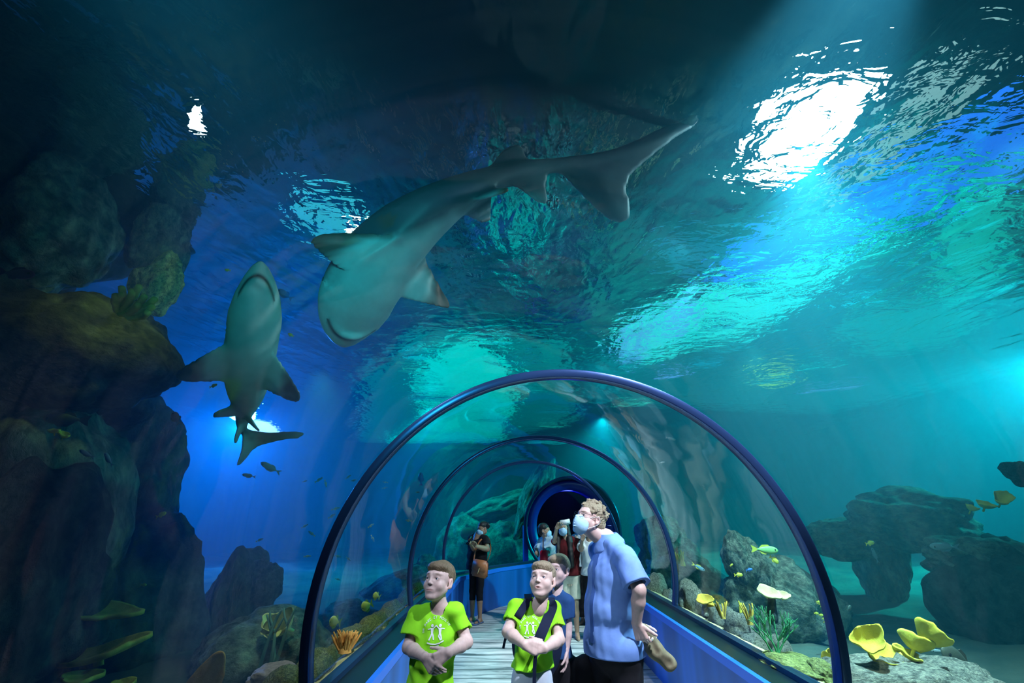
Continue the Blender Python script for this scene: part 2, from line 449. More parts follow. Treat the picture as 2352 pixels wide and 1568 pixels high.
def strip(name, a, b, z0, z1, m):
    v, f = [], []
    for p, q in zip(a, b): v += [(p[0], p[1], z0), (q[0], q[1], z0), (q[0], q[1], z1), (p[0], p[1], z1)]
    for i in range(len(a) - 1):
        k = 4 * i
        for e in range(4): f.append((k + e, k + (e + 1) % 4, k + 4 + (e + 1) % 4, k + 4 + e))
    o = from_pydata(name, v, f, m, smooth=False); 
    bm = bmesh.new(); bm.from_mesh(o.data); bmesh.ops.recalc_face_normals(bm, faces=bm.faces[:]); bm.to_mesh(o.data); bm.free()
    return tag(o, kind='structure')
strip('trim_1', lp, lg, LEDGE - .04, LEDGE, ledge)
strip('trim_2', rp, rg, LEDGE - .04, LEDGE, ledge)
off = lambda pts, s, d: [(x + s * d, y) for x, y in pts]
strip('trim_3', off(lp, -1, -.045), off(lp, -1, -.004), LEDGE - .06, LEDGE + .004, edge_m)
strip('trim_4', off(rp, 1, -.045), off(rp, 1, -.004), LEDGE - .06, LEDGE + .004, edge_m)
strip('trim_5', off(lg, -1, -.07), off(lg, -1, -.0), LEDGE - .02, LEDGE + .035, frame)
strip('trim_6', off(rg, 1, -.07), off(rg, 1, -.0), LEDGE - .02, LEDGE + .035, frame)

# metal hoops at the joints of the glass
def hoop(name, y, r, wid, dep, m, cx=AX, cz=AZ, zmin=LEDGE):
    inner = arc_pts(r - dep, cx, cz, 72, zmin); outer = arc_pts(r, cx, cz, 72, zmin)
    v, f = [], []
    for (xi, zi), (xo, zo) in zip(inner, outer):
        v += [(xi, y, zi), (xi, y + wid, zi), (xo, y + wid, zo), (xo, y, zo)]
    for i in range(len(inner) - 1):
        k = 4 * i
        for e in range(4): f.append((k + e, k + (e + 1) % 4, k + 4 + (e + 1) % 4, k + 4 + e))
    f += [(0, 1, 2, 3), (4 * 72 + 3, 4 * 72 + 2, 4 * 72 + 1, 4 * 72)]
    o = from_pydata(name, v, f, m)
    md = o.modifiers.new('b', 'BEVEL'); md.width = .006; md.segments = 2; md.limit_method = 'ANGLE'
    bm = bmesh.new(); bm.from_mesh(o.data); bmesh.ops.recalc_face_normals(bm, faces=bm.faces[:]); bm.to_mesh(o.data); bm.free()
    return o
hoopm = mat('hoop_metal', (.03, .07, .20), .25, .5, .6)
for i, y in enumerate(HOOPS):
    o = hoop('tunnel_arch', y, AR + .02, .09, .055 if i == 0 else .045, hoopm)
    tag(o, ['wide dark blue metal arch in front, framing all the visitors', 'thinner metal arch second from the viewer, behind the man in blue',
            'third metal arch where the tunnel starts to bend, beside the woman with the handbag'][i], 'arch', 'metal arches along the glass tunnel')

# portal at the end
pm = mat('portal_blue', (.01, .03, .35), .35, .5)
y, cx, r, cz = STN[5]
def tube_ring(name, y0, y1, r0, r1, cz_, m, zmin=0.0):
    v, f = [], []
    prof = [(y0, r0), (y1, r0 - .0), (y1, r1), (y0 + .0, r1)]
    n = 56
    A = [arc_pts(rr, cx, cz_, n, max(zmin, cz_ - rr * .999)) for _, rr in prof]
    for i in range(n + 1):
        for e, (yy, rr) in enumerate(prof): v.append((A[e][i][0], yy, A[e][i][1]))
    for i in range(n):
        k = 4 * i
        for e in range(4): f.append((k + e, k + (e + 1) % 4, k + 4 + (e + 1) % 4, k + 4 + e))
    o = from_pydata(name, v, f, m); return tag(o, kind='structure')
tube_ring('door_1', 11.58, 11.72, 1.15, 1.07, cz, frame, .0)
tube_ring('door_2', 11.72, 12.7, 1.10, .84, cz, pm, .0)
pv = [(cx + 1.08 * math.cos(2 * math.pi * i / 40), 12.9, max(0, cz + 1.08 * math.sin(2 * math.pi * i / 40))) for i in range(40)]
pv = pv + [(x, 12.96, z) for x, _, z in pv]
tag(from_pydata('wall_portal_end', pv, [tuple(range(40)), tuple(range(79, 39, -1))] + [(i, i + 40, (i + 1) % 40 + 40, (i + 1) % 40) for i in range(40)], mat('doorway_dark', (.002, .002, .004), .9), smooth=False), kind='structure')  # black sheet stands in for the darkness beyond the doorway
for s in (-1, 1):
    boxobj('wall_portal_' + ('left' if s < 0 else 'right'), *sorted((cx + s * 1.05, cx + s * 1.15)), 11.6, 13.05, 0, cz, pm)
L('portal_glow', 'POINT', (cx, 12.4, 2.2), 14, (.05, .08, 1.0), size=.15)

# added thin glowing strips imitating horizontal reflection streaks on the far water
random.seed(21)
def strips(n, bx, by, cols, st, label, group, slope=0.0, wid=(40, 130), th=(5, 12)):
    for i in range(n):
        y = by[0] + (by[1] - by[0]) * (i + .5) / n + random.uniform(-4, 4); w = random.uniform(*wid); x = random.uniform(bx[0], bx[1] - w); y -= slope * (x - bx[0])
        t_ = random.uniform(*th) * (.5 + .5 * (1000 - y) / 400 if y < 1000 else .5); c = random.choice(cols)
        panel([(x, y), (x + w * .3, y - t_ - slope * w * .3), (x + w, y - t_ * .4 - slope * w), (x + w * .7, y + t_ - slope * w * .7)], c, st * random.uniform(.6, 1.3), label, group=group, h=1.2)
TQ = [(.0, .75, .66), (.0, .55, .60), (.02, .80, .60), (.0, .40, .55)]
strips(16, (860, 1330), (770, 1040), TQ, 1.0, 'thin added turquoise glow strip in the rippling row over the left half of the arch', 'added glow strips over the left half of the arch')
strips(15, (1380, 2100), (700, 960), TQ + [(.15, .40, .95)], .9, 'thin added turquoise or blue glow strip in the row over the right half of the tank', 'added glow strips over the right half of the tank', .12, (60, 190))
strips(8, (1750, 2340), (520, 700), TQ + [(.06, .3, .9)], .9, 'slanting added glow strip in the rippling row at the far right', 'added glow strips at the far right', .30, (60, 180), (6, 14))
# ------------------------------------------------------------------ rocks
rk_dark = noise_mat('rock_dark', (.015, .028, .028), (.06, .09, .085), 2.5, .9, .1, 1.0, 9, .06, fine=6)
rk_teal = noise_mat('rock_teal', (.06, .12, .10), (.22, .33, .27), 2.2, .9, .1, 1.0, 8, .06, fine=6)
rk_grey = noise_mat('rock_grey', (.14, .17, .15), (.48, .50, .42), 7, .95, .1, 1.0, 26, .03, (.62, .62, .5), fine=16)
rk_mott = noise_mat('rock_mottled', (.05, .11, .10), (.34, .44, .36), 4, .95, .1, 1.0, 14, .06, fine=9)
rk_olive = noise_mat('rock_olive', (.22, .22, .08), (.48, .44, .15), 8, .95, .1, 1.0, 24, .02, fine=16)
rk_yel = noise_mat('rock_yellow', (.35, .42, .12), (.60, .66, .25), 3, .9, .1, .9, 14, .03, fine=9)
def rock_mesh(seed, sub=5, rough=.35, freq=1.1, ridge=.5):
    bm = bmesh.new(); bmesh.ops.create_icosphere(bm, subdivisions=sub, radius=1)
    o = Vector((seed * 7.13, seed * 3.7, seed * 1.9))
    for q in bm.verts:
        p = q.co.normalized()
        d = mnoise.fractal(p * freq + o, 1.0, 2.1, 5) * rough
        rg = (1 - abs(mnoise.noise(p * freq * 2.3 + o * 2))) ** 3 * rough * ridge
        c = mnoise.noise(p * freq * 5.5 + o * 3) * rough * .16 + (1 - abs(mnoise.noise(p * freq * 8 + o))) ** 4 * rough * .10
        q.co = p * (1 + d + rg * .5 + c)
    bmesh.ops.smooth_vert(bm, verts=bm.verts[:], factor=.4, use_axis_x=True, use_axis_y=True, use_axis_z=True)
    return bm
def rock(loc, scale, seed, m, label, rot=(0, 0, 0), sub=5, rough=.35, freq=1.1, group=None, name='rock', cat='rock'):
    o = from_bm(name, rock_mesh(seed, sub, rough, freq), m)
    o.location = loc; o.scale = scale if hasattr(scale, '__len__') else (scale,) * 3
    o.rotation_euler = [R(a) for a in rot]
    tag(o, label, cat, group); return o
def rock_px(px, py, zc, rx, ry, seed, m, label, dep=1.0, rot=0, **k):
    """boulder about rx, ry photograph pixels in half size, at view depth zc"""
    s = zc / F_PX
    return rock(at(px, py, zc), (rx * s, (rx + ry) * .5 * s * dep, ry * s), seed, m, label, (0, rot, 0), **k)
G1 = 'dark boulders of the cliff on the left'
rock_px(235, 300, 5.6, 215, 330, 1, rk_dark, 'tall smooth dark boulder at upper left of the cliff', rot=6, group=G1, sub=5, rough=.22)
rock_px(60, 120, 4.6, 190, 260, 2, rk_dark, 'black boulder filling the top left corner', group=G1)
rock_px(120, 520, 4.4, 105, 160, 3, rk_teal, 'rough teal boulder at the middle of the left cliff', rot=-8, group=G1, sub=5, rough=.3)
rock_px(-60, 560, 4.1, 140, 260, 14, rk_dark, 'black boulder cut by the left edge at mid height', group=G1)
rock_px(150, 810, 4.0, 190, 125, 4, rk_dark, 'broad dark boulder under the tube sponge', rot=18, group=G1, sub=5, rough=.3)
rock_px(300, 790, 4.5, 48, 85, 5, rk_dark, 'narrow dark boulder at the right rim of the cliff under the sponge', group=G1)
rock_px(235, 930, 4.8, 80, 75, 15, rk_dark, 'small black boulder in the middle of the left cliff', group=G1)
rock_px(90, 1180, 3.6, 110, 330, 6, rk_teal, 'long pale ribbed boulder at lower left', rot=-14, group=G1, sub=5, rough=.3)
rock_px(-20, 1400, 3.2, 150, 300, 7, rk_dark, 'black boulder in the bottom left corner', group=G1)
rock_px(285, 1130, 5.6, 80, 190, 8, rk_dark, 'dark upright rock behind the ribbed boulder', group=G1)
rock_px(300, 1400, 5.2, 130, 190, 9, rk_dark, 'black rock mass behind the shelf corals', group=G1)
rock_px(375, 560, 5.2, 42, 85, 10, rk_teal, 'thin rock spur right of the tall cliff boulder', rot=8, group=G1)
rock_px(362, 655, 5.0, 36, 66, 11, rk_yel, 'yellow lit rock block beside the tube sponge', rot=12)
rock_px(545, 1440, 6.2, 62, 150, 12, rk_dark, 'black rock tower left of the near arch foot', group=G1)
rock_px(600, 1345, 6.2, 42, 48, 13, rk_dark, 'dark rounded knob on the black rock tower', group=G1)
G2 = 'teal rocks of the reef'
rock_px(610, 1520, 4.6, 150, 95, 20, rk_teal, 'bright teal mound at the bottom left of the arch', group=G2, sub=5, rough=.28)
rock_px(790, 1445, 6.5, 90, 50, 21, rk_teal, 'low teal mound behind the left glass', group=G2)
rock_px(905, 1360, 9.0, 100, 38, 22, rk_teal, 'long teal ridge behind the boy in front', rot=-22, group=G2)
rock_px(980, 1330, 9.5, 40, 45, 23, rk_teal, 'teal rock beside the third arch foot', group=G2)
rock_px(1055, 1265, 13.5, 55, 70, 24, rk_teal, 'upright teal rock left of the woman with the handbag', group=G2)
rock_px(1140, 1168, 14.5, 85, 26, 25, rk_teal, 'slanting slab of rock above the woman with the handbag', rot=-20, group=G2)
rock_px(1165, 1262, 13.5, 60, 60, 26, rk_teal, 'slanting boulder right of the woman with the handbag', rot=-35, group=G2)
rock_px(1225, 1150, 13.4, 28, 90, 27, rk_teal, 'rock column beside the blue doorway', rot=25, group=G2)
rock_px(1712, 1300, 5.5, 38, 62, 81, rk_mott, 'steep peak of the mottled reef rock under the long green fish', rot=-14, group=G2, rough=.4)
rock_px(1755, 1372, 5.6, 92, 85, 30, rk_mott, 'broad base of the mottled reef rock inside the arch', group=G2, sub=5, rough=.4)
rock_px(1850, 1400, 6.3, 85, 85, 31, rk_teal, 'dim teal rock right of the pointed reef rock', group=G2)
rock_px(1530, 1260, 8.5, 62, 60, 32, rk_teal, 'green mossy boulder behind the blue shirt of the man', group=G2)
rock_px(1590, 1330, 8.0, 75, 50, 33, rk_teal, 'low dark green rock behind the second arch', rot=25, group=G2)
rock_px(2090, 1195, 7.0, 115, 60, 34, rk_teal, 'arching reef rock at right middle', rot=6, group=G2, sub=5, rough=.4)
rock_px(1940, 1240, 7.5, 80, 40, 35, rk_teal, 'low reef rock just right of the near arch', group=G2)
rock_px(2260, 1300, 5.5, 110, 55, 36, rk_teal, 'rough overhanging rock at the right edge', rot=12, group=G2, sub=5, rough=.4)
rock_px(2020, 1300, 7.5, 34, 100, 37, rk_teal, 'thin rock pillar under the arching reef rock', group=G2)
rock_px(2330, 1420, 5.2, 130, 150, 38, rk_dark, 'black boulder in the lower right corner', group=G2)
rock_px(2345, 1085, 6, 30, 24, 39, rk_dark, 'small dark rock knob at the right edge', group=G2)
# boulders along the sand at the glass
G3 = 'pale boulders in a row on the sand at the right glass'
def shelf_rock(px, py, rx, ry, seed, m, label, dx=.21, **k):
    p = at(px, py, 1) - Vector((0, 0, CAM_H)); x = GX1 + dx
    p = Vector((0, 0, CAM_H)) + p * (x / p.x)
    zc = p.y * CT + (p.z - CAM_H) * ST
    s = zc / F_PX
    return rock(p, (rx * s * .8, rx * s * 1.3, ry * s), seed, m, label, group=k.pop('group', G3), **k)
for a in [(1507, 1353, 26, 32, 40, 'pale boulder with yellow crust next to the elbow of the man'), (1538, 1383, 17, 24, 41, 'small pale boulder in front of the second arch foot'),
          (1588, 1388, 30, 46, 42, 'pointed whitish boulder right of the second arch'), (1622, 1400, 22, 26, 43, 'squat boulder under the ochre mushroom coral'),
          (1655, 1420, 30, 26, 44, 'rounded pale boulder with ochre finger coral on top'), (1700, 1450, 36, 36, 45, 'large rounded pale boulder under the green branching coral'),
          (1745, 1482, 34, 26, 46, 'flat pale boulder left of the green branching coral stem'), (1790, 1500, 24, 30, 47, 'pale boulder at the stem of the green branching coral')]:
    shelf_rock(*a[:5], rk_grey, a[5], sub=4, rough=.4)
shelf_rock(1830, 1530, 70, 17, 48, rk_yel, 'long low yellow green crusted rock at the right glass', dx=.14)
shelf_rock(1890, 1545, 36, 22, 49, rk_yel, 'yellow green knob left of the near arch foot', dx=.2)
rock_px(2060, 1590, 2.9, 170, 62, 50, rk_grey, 'large grey foreground boulder under the yellow cup corals', sub=5, rough=.35)
rock_px(2180, 1580, 3.1, 110, 55, 51, rk_grey, 'grey foreground boulder right of the yellow cup corals', sub=5)
rock_px(1925, 1560, 3.0, 45, 40, 52, rk_grey, 'grey boulder behind the foot of the near arch', sub=4)
# olive rubble along the left glass
random.seed(5)
lab = ['olive rubble lump nearest the viewer on the left sand shelf', 'second olive rubble lump from the viewer on the left sand shelf']
ys = [2.75 + .42 * i for i in range(13)]
for i, y in enumerate(ys):
    s = .085 + .05 * random.random()
    lb = ('olive rubble lump on the left sand shelf, %s' % ['closest to the viewer', 'second from the viewer', 'third from the viewer', 'fourth from the viewer', 'fifth from the viewer', 'sixth from the viewer',
          'seventh from the viewer', 'eighth from the viewer', 'ninth from the viewer', 'tenth from the viewer', 'third from the far end', 'second from the far end', 'at the far end'][i])
    rock((GX0 - .13 - .06 * random.random(), y, LEDGE - .0 + s * .2), (s * .9, s * 2.0, s * .8), 60 + i, rk_olive, lb, sub=3, rough=.5, group='olive rubble along the left glass')
# ------------------------------------------------------------------ implicit modelling: smooth unions of limbs, surfaced with surface nets
def smin(a, b, k):
    if k <= 0: return np.minimum(a, b)
    h = np.clip(.5 + .5 * (b - a) / k, 0, 1)
    return b + (a - b) * h - k * h * (1 - h)
class Field:
    def __init__(s, xs, ys, zs):
        s.g = [np.asarray(a, np.float32) for a in (xs, ys, zs)]
        s.f = np.full((len(xs), len(ys), len(zs)), 9.0, np.float32)
    def box(s, lo, hi):
        sl = []
        for a, l, h in zip(s.g, lo, hi):
            i0 = max(0, int(np.searchsorted(a, l)) - 1); i1 = min(len(a), int(np.searchsorted(a, h)) + 1)
            if i1 <= i0: return None
            sl.append(slice(i0, i1))
        return tuple(sl)
    def coords(s, sl):
        X = s.g[0][sl[0]][:, None, None]; Y = s.g[1][sl[1]][None, :, None]; Z = s.g[2][sl[2]][None, None, :]
        return X, Y, Z
    def put(s, sl, d, k, op):
        f = s.f[sl]
        if op == '+': s.f[sl] = smin(f, d, k)
        elif op == '-': s.f[sl] = -smin(-f, d, k)
    def cone(s, a, b, ra, rb=None, k=.02, op='+'):
        rb = ra if rb is None else rb
        a = np.array(a, float); b = np.array(b, float); r = max(ra, rb) + k * 1.2 + .02
        sl = s.box(np.minimum(a, b) - r, np.maximum(a, b) + r)
        if sl is None: return
        X, Y, Z = s.coords(sl); ab = b - a; L2 = float(ab @ ab) + 1e-12
        t = np.clip(((X - a[0]) * ab[0] + (Y - a[1]) * ab[1] + (Z - a[2]) * ab[2]) / L2, 0, 1)
        d = np.sqrt((X - a[0] - t * ab[0]) ** 2 + (Y - a[1] - t * ab[1]) ** 2 + (Z - a[2] - t * ab[2]) ** 2) - (ra + (rb - ra) * t)
        s.put(sl, d, k, op)
    def ell(s, c, r, rot=None, k=.02, op='+'):
        """ellipsoid; rot = 3x3 whose columns are its axes"""
        c = np.array(c, float); r = np.array(r, float); m = float(r.max()) + k * 1.2 + .02
        sl = s.box(c - m, c + m)
        if sl is None: return
        X, Y, Z = s.coords(sl); P = [X - c[0], Y - c[1], Z - c[2]]
        if rot is not None:
            rot = np.array(rot, float)
            P = [P[0] * rot[0, i] + P[1] * rot[1, i] + P[2] * rot[2, i] for i in range(3)]
        k0 = np.sqrt((P[0] / r[0]) ** 2 + (P[1] / r[1]) ** 2 + (P[2] / r[2]) ** 2)
        k1 = np.sqrt((P[0] / r[0] ** 2) ** 2 + (P[1] / r[1] ** 2) ** 2 + (P[2] / r[2] ** 2) ** 2) + 1e-9
        s.put(sl, k0 * (k0 - 1) / k1, k, op)
    def plane(s, p, n, k=.004):
        """cut away everything on the side n points to"""
        n = np.array(n, float); n /= np.linalg.norm(n); p = np.array(p, float)
        X, Y, Z = s.coords((slice(None),) * 3)
        d = (X - p[0]) * n[0] + (Y - p[1]) * n[1] + (Z - p[2]) * n[2]
        s.f = -smin(-s.f, -d, k).astype(np.float32)
    def surf(s):
        f = s.f; nx, ny, nz = f.shape
        f[0], f[-1], f[:, 0], f[:, -1], f[:, :, 0], f[:, :, -1] = (9.0,) * 6
        ins = f < 0
        c = ins[:-1, :-1, :-1].astype(np.int8)
        tot = np.zeros((nx - 1, ny - 1, nz - 1), np.int8)
        for dx in (0, 1):
            for dy in (0, 1):
                for dz in (0, 1):
                    tot += ins[dx:nx - 1 + dx, dy:ny - 1 + dy, dz:nz - 1 + dz]
        act = (tot > 0) & (tot < 8)
        idx = -np.ones(act.shape, np.int64); ii = np.argwhere(act); idx[act] = np.arange(len(ii))
        acc = np.zeros((len(ii), 3)); cnt = np.zeros(len(ii))
        I, J, K = ii.T
        cor = [(a, b, c_) for a in (0, 1) for b in (0, 1) for c_ in (0, 1)]
        for a in cor:
            for ax in range(3):
                if a[ax]: continue
                b = list(a); b[ax] = 1
                fa = f[I + a[0], J + a[1], K + a[2]]; fb = f[I + b[0], J + b[1], K + b[2]]
                m = (fa < 0) != (fb < 0)
                tt = np.where(m, fa / np.where(m, fa - fb, 1), 0)
                P = np.stack([s.g[q][[I, J, K][q] + a[q]] for q in range(3)], 1).astype(float)
                step = (s.g[ax][[I, J, K][ax] + 1] - s.g[ax][[I, J, K][ax]])
                P[:, ax] += tt * step
                acc += P * m[:, None]; cnt += m
        v = acc / cnt[:, None]
        quads = []
        for ax in range(3):
            sl0 = [slice(1, None)] * 3; sl0[ax] = slice(None)
            A = [slice(1, n - 1) for n in (nx, ny, nz)]; A[ax] = slice(0, (nx, ny, nz)[ax] - 1)
            B = list(A); B[ax] = slice(1, (nx, ny, nz)[ax])
            a_ = ins[tuple(A)]; b_ = ins[tuple(B)]
            e = np.argwhere(a_ != b_)
            if not len(e): continue
            sgn = a_[tuple(e.T)]
            base = e.copy(); o = [0, 0, 0]
            u, w = (ax + 1) % 3, (ax + 2) % 3
            p = e.copy()
            for q in (u, w): p[:, q] += 1
            def cell(du, dw):
                c = p.copy(); c[:, u] -= du; c[:, w] -= dw; return idx[tuple(c.T)]
            q4 = np.stack([cell(0, 0), cell(1, 0), cell(1, 1), cell(0, 1)], 1)
            q4[~sgn] = q4[~sgn][:, ::-1]
            quads.append(q4)
        q = np.concatenate(quads); q = q[(q >= 0).all(1)]
        return v, q
def mesh_np(name, v, q, m=None, parent=None, smooth=True, col=None, relax=0):
    me = bpy.data.meshes.new(name)
    me.vertices.add(len(v)); me.vertices.foreach_set('co', np.asarray(v, np.float32).ravel())
    me.loops.add(q.size); me.loops.foreach_set('vertex_index', q.ravel().astype(np.int32))
    me.polygons.add(len(q)); me.polygons.foreach_set('loop_start', np.arange(0, q.size, 4, dtype=np.int32))
    me.update(calc_edges=True); me.validate()
    if col is not None:
        at_ = me.color_attributes.new('Col', 'FLOAT_COLOR', 'POINT')
        c = np.ones((len(v), 4), np.float32); c[:, :3] = col; at_.data.foreach_set('color', c.ravel())
    return link(name, me, m, parent, smooth)
def relax(v, q, n=1, lam=.5):
    """light Laplacian smoothing"""
    for _ in range(n):
        s = np.zeros_like(v); c = np.zeros(len(v))
        for a in range(4):
            i, j = q[:, a], q[:, (a + 1) % 4]
            np.add.at(s, i, v[j]); np.add.at(s, j, v[i]); np.add.at(c, i, 1); np.add.at(c, j, 1)
        v = v + lam * (s / c[:, None] - v)
    return v
def vcol_mat(name, rough=.55, spec=.35, bump=None, sss=0):
    m = mat(name, (.5, .5, .5), rough, spec); t = NT(m)
    a = t.node('ShaderNodeVertexColor'); a.layer_name = 'Col'
    if bump:
        f = t.noise(t.coord(), bump[0], 4, .6)
        t.bump(f, bump[1], bump[2])
        r = t.ramp(f, [(.2, (.86, .86, .86)), (.8, (1.1, 1.1, 1.1))])
        mm = t.node('ShaderNodeMix', data_type='RGBA', blend_type='MULTIPLY'); mm.inputs[0].default_value = 1
        t.link(a.outputs[0], mm.inputs[6]); t.link(r, mm.inputs[7]); t.link(mm.outputs[2], t.p.inputs['Base Color'])
    else:
        t.link(a.outputs[0], t.p.inputs['Base Color'])
    return m
def spline(P, t):
    """Catmull-Rom through the points P at parameters t in 0..1"""
    P = np.asarray(P, float); n = len(P) - 1; t = np.clip(np.asarray(t, float), 0, 1) * n
    i = np.minimum(t.astype(int), n - 1); u = (t - i)[:, None]
    Q = np.vstack([2 * P[0] - P[1], P, 2 * P[-1] - P[-2]])
    a, b, c, d = Q[i], Q[i + 1], Q[i + 2], Q[i + 3]
    return .5 * (2 * b + (c - a) * u + (2 * a - 5 * b + 4 * c - d) * u * u + (3 * b - a - 3 * c + d) * u ** 3)
def smooth01(x, a, b):
    t = np.clip((x - a) / (b - a), 0, 1); return t * t * (3 - 2 * t)
# ------------------------------------------------------------------ sharks (modelled straight, then bent along their swimming line)
# rest pose: length axis x from snout (0) to tail tip (1), y = right side of animal (+y), z = back up
def shark_rest(res=.0058):
    xs = np.arange(-.03, 1.04, res * 1.25); ys = np.arange(-.27, .27, res); zs = np.arange(-.16, .20, res)
    F = Field(xs, ys, zs)
    X, Y, Z = F.coords((slice(None),) * 3)
    kx = [0, .02, .06, .12, .18, .24, .32, .42, .50, .58, .66, .72, .76, .80, .9, 1.0]
    hy = [.006, .024, .043, .064, .077, .082, .080, .072, .060, .044, .029, .020, .016, .013, .009, .004]   # half width
    ht = [.010, .020, .034, .052, .066, .074, .074, .066, .053, .039, .027, .020, .017, .015, .011, .005]   # back height
    hb = [.008, .018, .030, .046, .058, .064, .063, .055, .044, .031, .021, .016, .013, .010, .008, .004]   # belly depth
    cz = [.010, .006, .002, 0, 0, 0, 0, 0, .002, .004, .006, .008, .010, .020, .066, .118]                      # centre line (tail lifts)
    it = lambda a: np.interp(xs, kx, a)[:, None, None].astype(np.float32)
    W, T, B, C = it(hy), it(ht), it(hb), it(cz)
    zz = Z - C
    H = np.where(zz > 0, T, B)
    k0 = np.sqrt((Y / W) ** 2 + (zz / H) ** 2)
    d = (k0 - 1) * np.minimum(W, H)
    d = np.maximum(d, np.maximum(-X, X - 1.0))
    F.f = d.astype(np.float32)
    # fins: polygon in a plane, thickness tapering to the rim
    def poly_sd(U, V, P):
        d = np.full(np.broadcast(U, V).shape, 1e9, np.float32); s = np.ones(d.shape, np.float32)
        n = len(P)
        for i in range(n):
            a = P[i]; b = P[i - 1]
            ex, ey = b[0] - a[0], b[1] - a[1]; wx, wy = U - a[0], V - a[1]
            t = np.clip((wx * ex + wy * ey) / (ex * ex + ey * ey), 0, 1)
            d = np.minimum(d, (wx - ex * t) ** 2 + (wy - ey * t) ** 2)
            c1 = V >= a[1]; c2 = V < b[1]; c3 = ex * wy > ey * wx
            s = np.where((c1 & c2 & c3) | (~c1 & ~c2 & ~c3), -s, s)
        return s * np.sqrt(d)
    def fin(P, origin, udir, vdir, th, k=.012):
        u = np.array(udir, float); u /= np.linalg.norm(u); v = np.array(vdir, float); v -= u * (v @ u); v /= np.linalg.norm(v); n = np.cross(u, v)
        lo = np.full(3, 9.); hi = np.full(3, -9.)
        for a, b in P:
            p = np.array(origin) + u * a + v * b; lo = np.minimum(lo, p); hi = np.maximum(hi, p)
        sl = F.box(lo - .03, hi + .03)
        x, y, z = F.coords(sl); dx, dy, dz = x - origin[0], y - origin[1], z - origin[2]
        U = dx * u[0] + dy * u[1] + dz * u[2]; V = dx * v[0] + dy * v[1] + dz * v[2]; Wn = dx * n[0] + dy * n[1] + dz * n[2]
        sd = poly_sd(U, V, P)
        tt = th * np.clip(-sd / .05, .12, 1) + .0035
        dd = np.maximum(sd, np.abs(Wn) - tt)
        F.put(sl, dd, k, '+')
    def rnd(P, n=3):
        for _ in range(n):
            Q = []
            for i in range(len(P)):
                a, b = P[i], P[(i + 1) % len(P)]
                Q += [(a[0] * .75 + b[0] * .25, a[1] * .75 + b[1] * .25), (a[0] * .25 + b[0] * .75, a[1] * .25 + b[1] * .75)]
            P = Q
        return P
    for s in (-1, 1):
        pect = rnd([(-.025, -.02), (.015, .04), (.075, .115), (.125, .172), (.155, .176), (.158, .12), (.148, .06), (.140, .0), (.06, -.03)], 2)
        fin(pect, (.265, s * .050, -.030), (1, 0, 0), (0, s * 1, -.30), .010)
        pelv = rnd([(0, -.01), (.03, .035), (.065, .07), (.085, .066), (.082, .03), (.085, -.01)], 2)
        fin(pelv, (.545, s * .026, -.022), (1, 0, 0), (0, s * 1, -.45), .007)
    dors2 = rnd([(0, -.02), (.035, .022), (.070, .044), (.095, .046), (.095, .02), (.10, -.02)], 2)
    fin(dors2, (.615, 0, .026), (1, 0, 0), (0, 0, 1), .007)
    anal = rnd([(0, .02), (.03, -.03), (.055, -.062), (.078, -.064), (.078, -.03), (.092, .01)], 2)
    fin(anal, (.655, 0, -.010), (1, 0, 0), (0, 0, 1), .007)
    caud = rnd([(-.02, .01), (.08, .048), (.19, .120), (.232, .146), (.236, .126), (.20, .088), (.14, .028), (.102, -.02), (.118, -.100), (.090, -.125), (.035, -.065), (-.01, -.012)], 2)
    fin(caud, (.775, 0, .008), (1, 0, 0), (0, 0, 1), .007)
    # mouth: crescent cut under the head; gill slits
    th = np.linspace(-1, 1, 15)
    pts = [(.060 + .055 * abs(a) ** 2.0, .046 * a, -.020 - .012 * (1 - abs(a)) - .006) for a in th]
    for a, b in zip(pts, pts[1:]):
        F.cone((a[0], a[1], a[2] - .006), (b[0], b[1], b[2] - .006), .0085, .0085, .004, '-')
    jaw = [(.078 + .045 * abs(a) ** 2.0, .034 * a, -.024 - .012 * (1 - abs(a))) for a in th]
    for a, b in zip(jaw, jaw[1:]): F.cone(a, b, .010, .010, .012)
    for s in (-1, 1):
        for g in range(5):
            x = .195 + g * .016
            F.cone((x, s * .088, .015), (x + .006, s * .068, -.040), .0045, .0045, .004, '-')
        F.ell((.052, s * .049, .012), (.006, .005, .006), k=.003, op='-')
    return F.surf()
SH_V, SH_Q = shark_rest()
SH_V = relax(SH_V, SH_Q, 2, .5)
unit_ = lambda q: np.array(tuple(q), float) / np.linalg.norm(np.array(tuple(q), float))
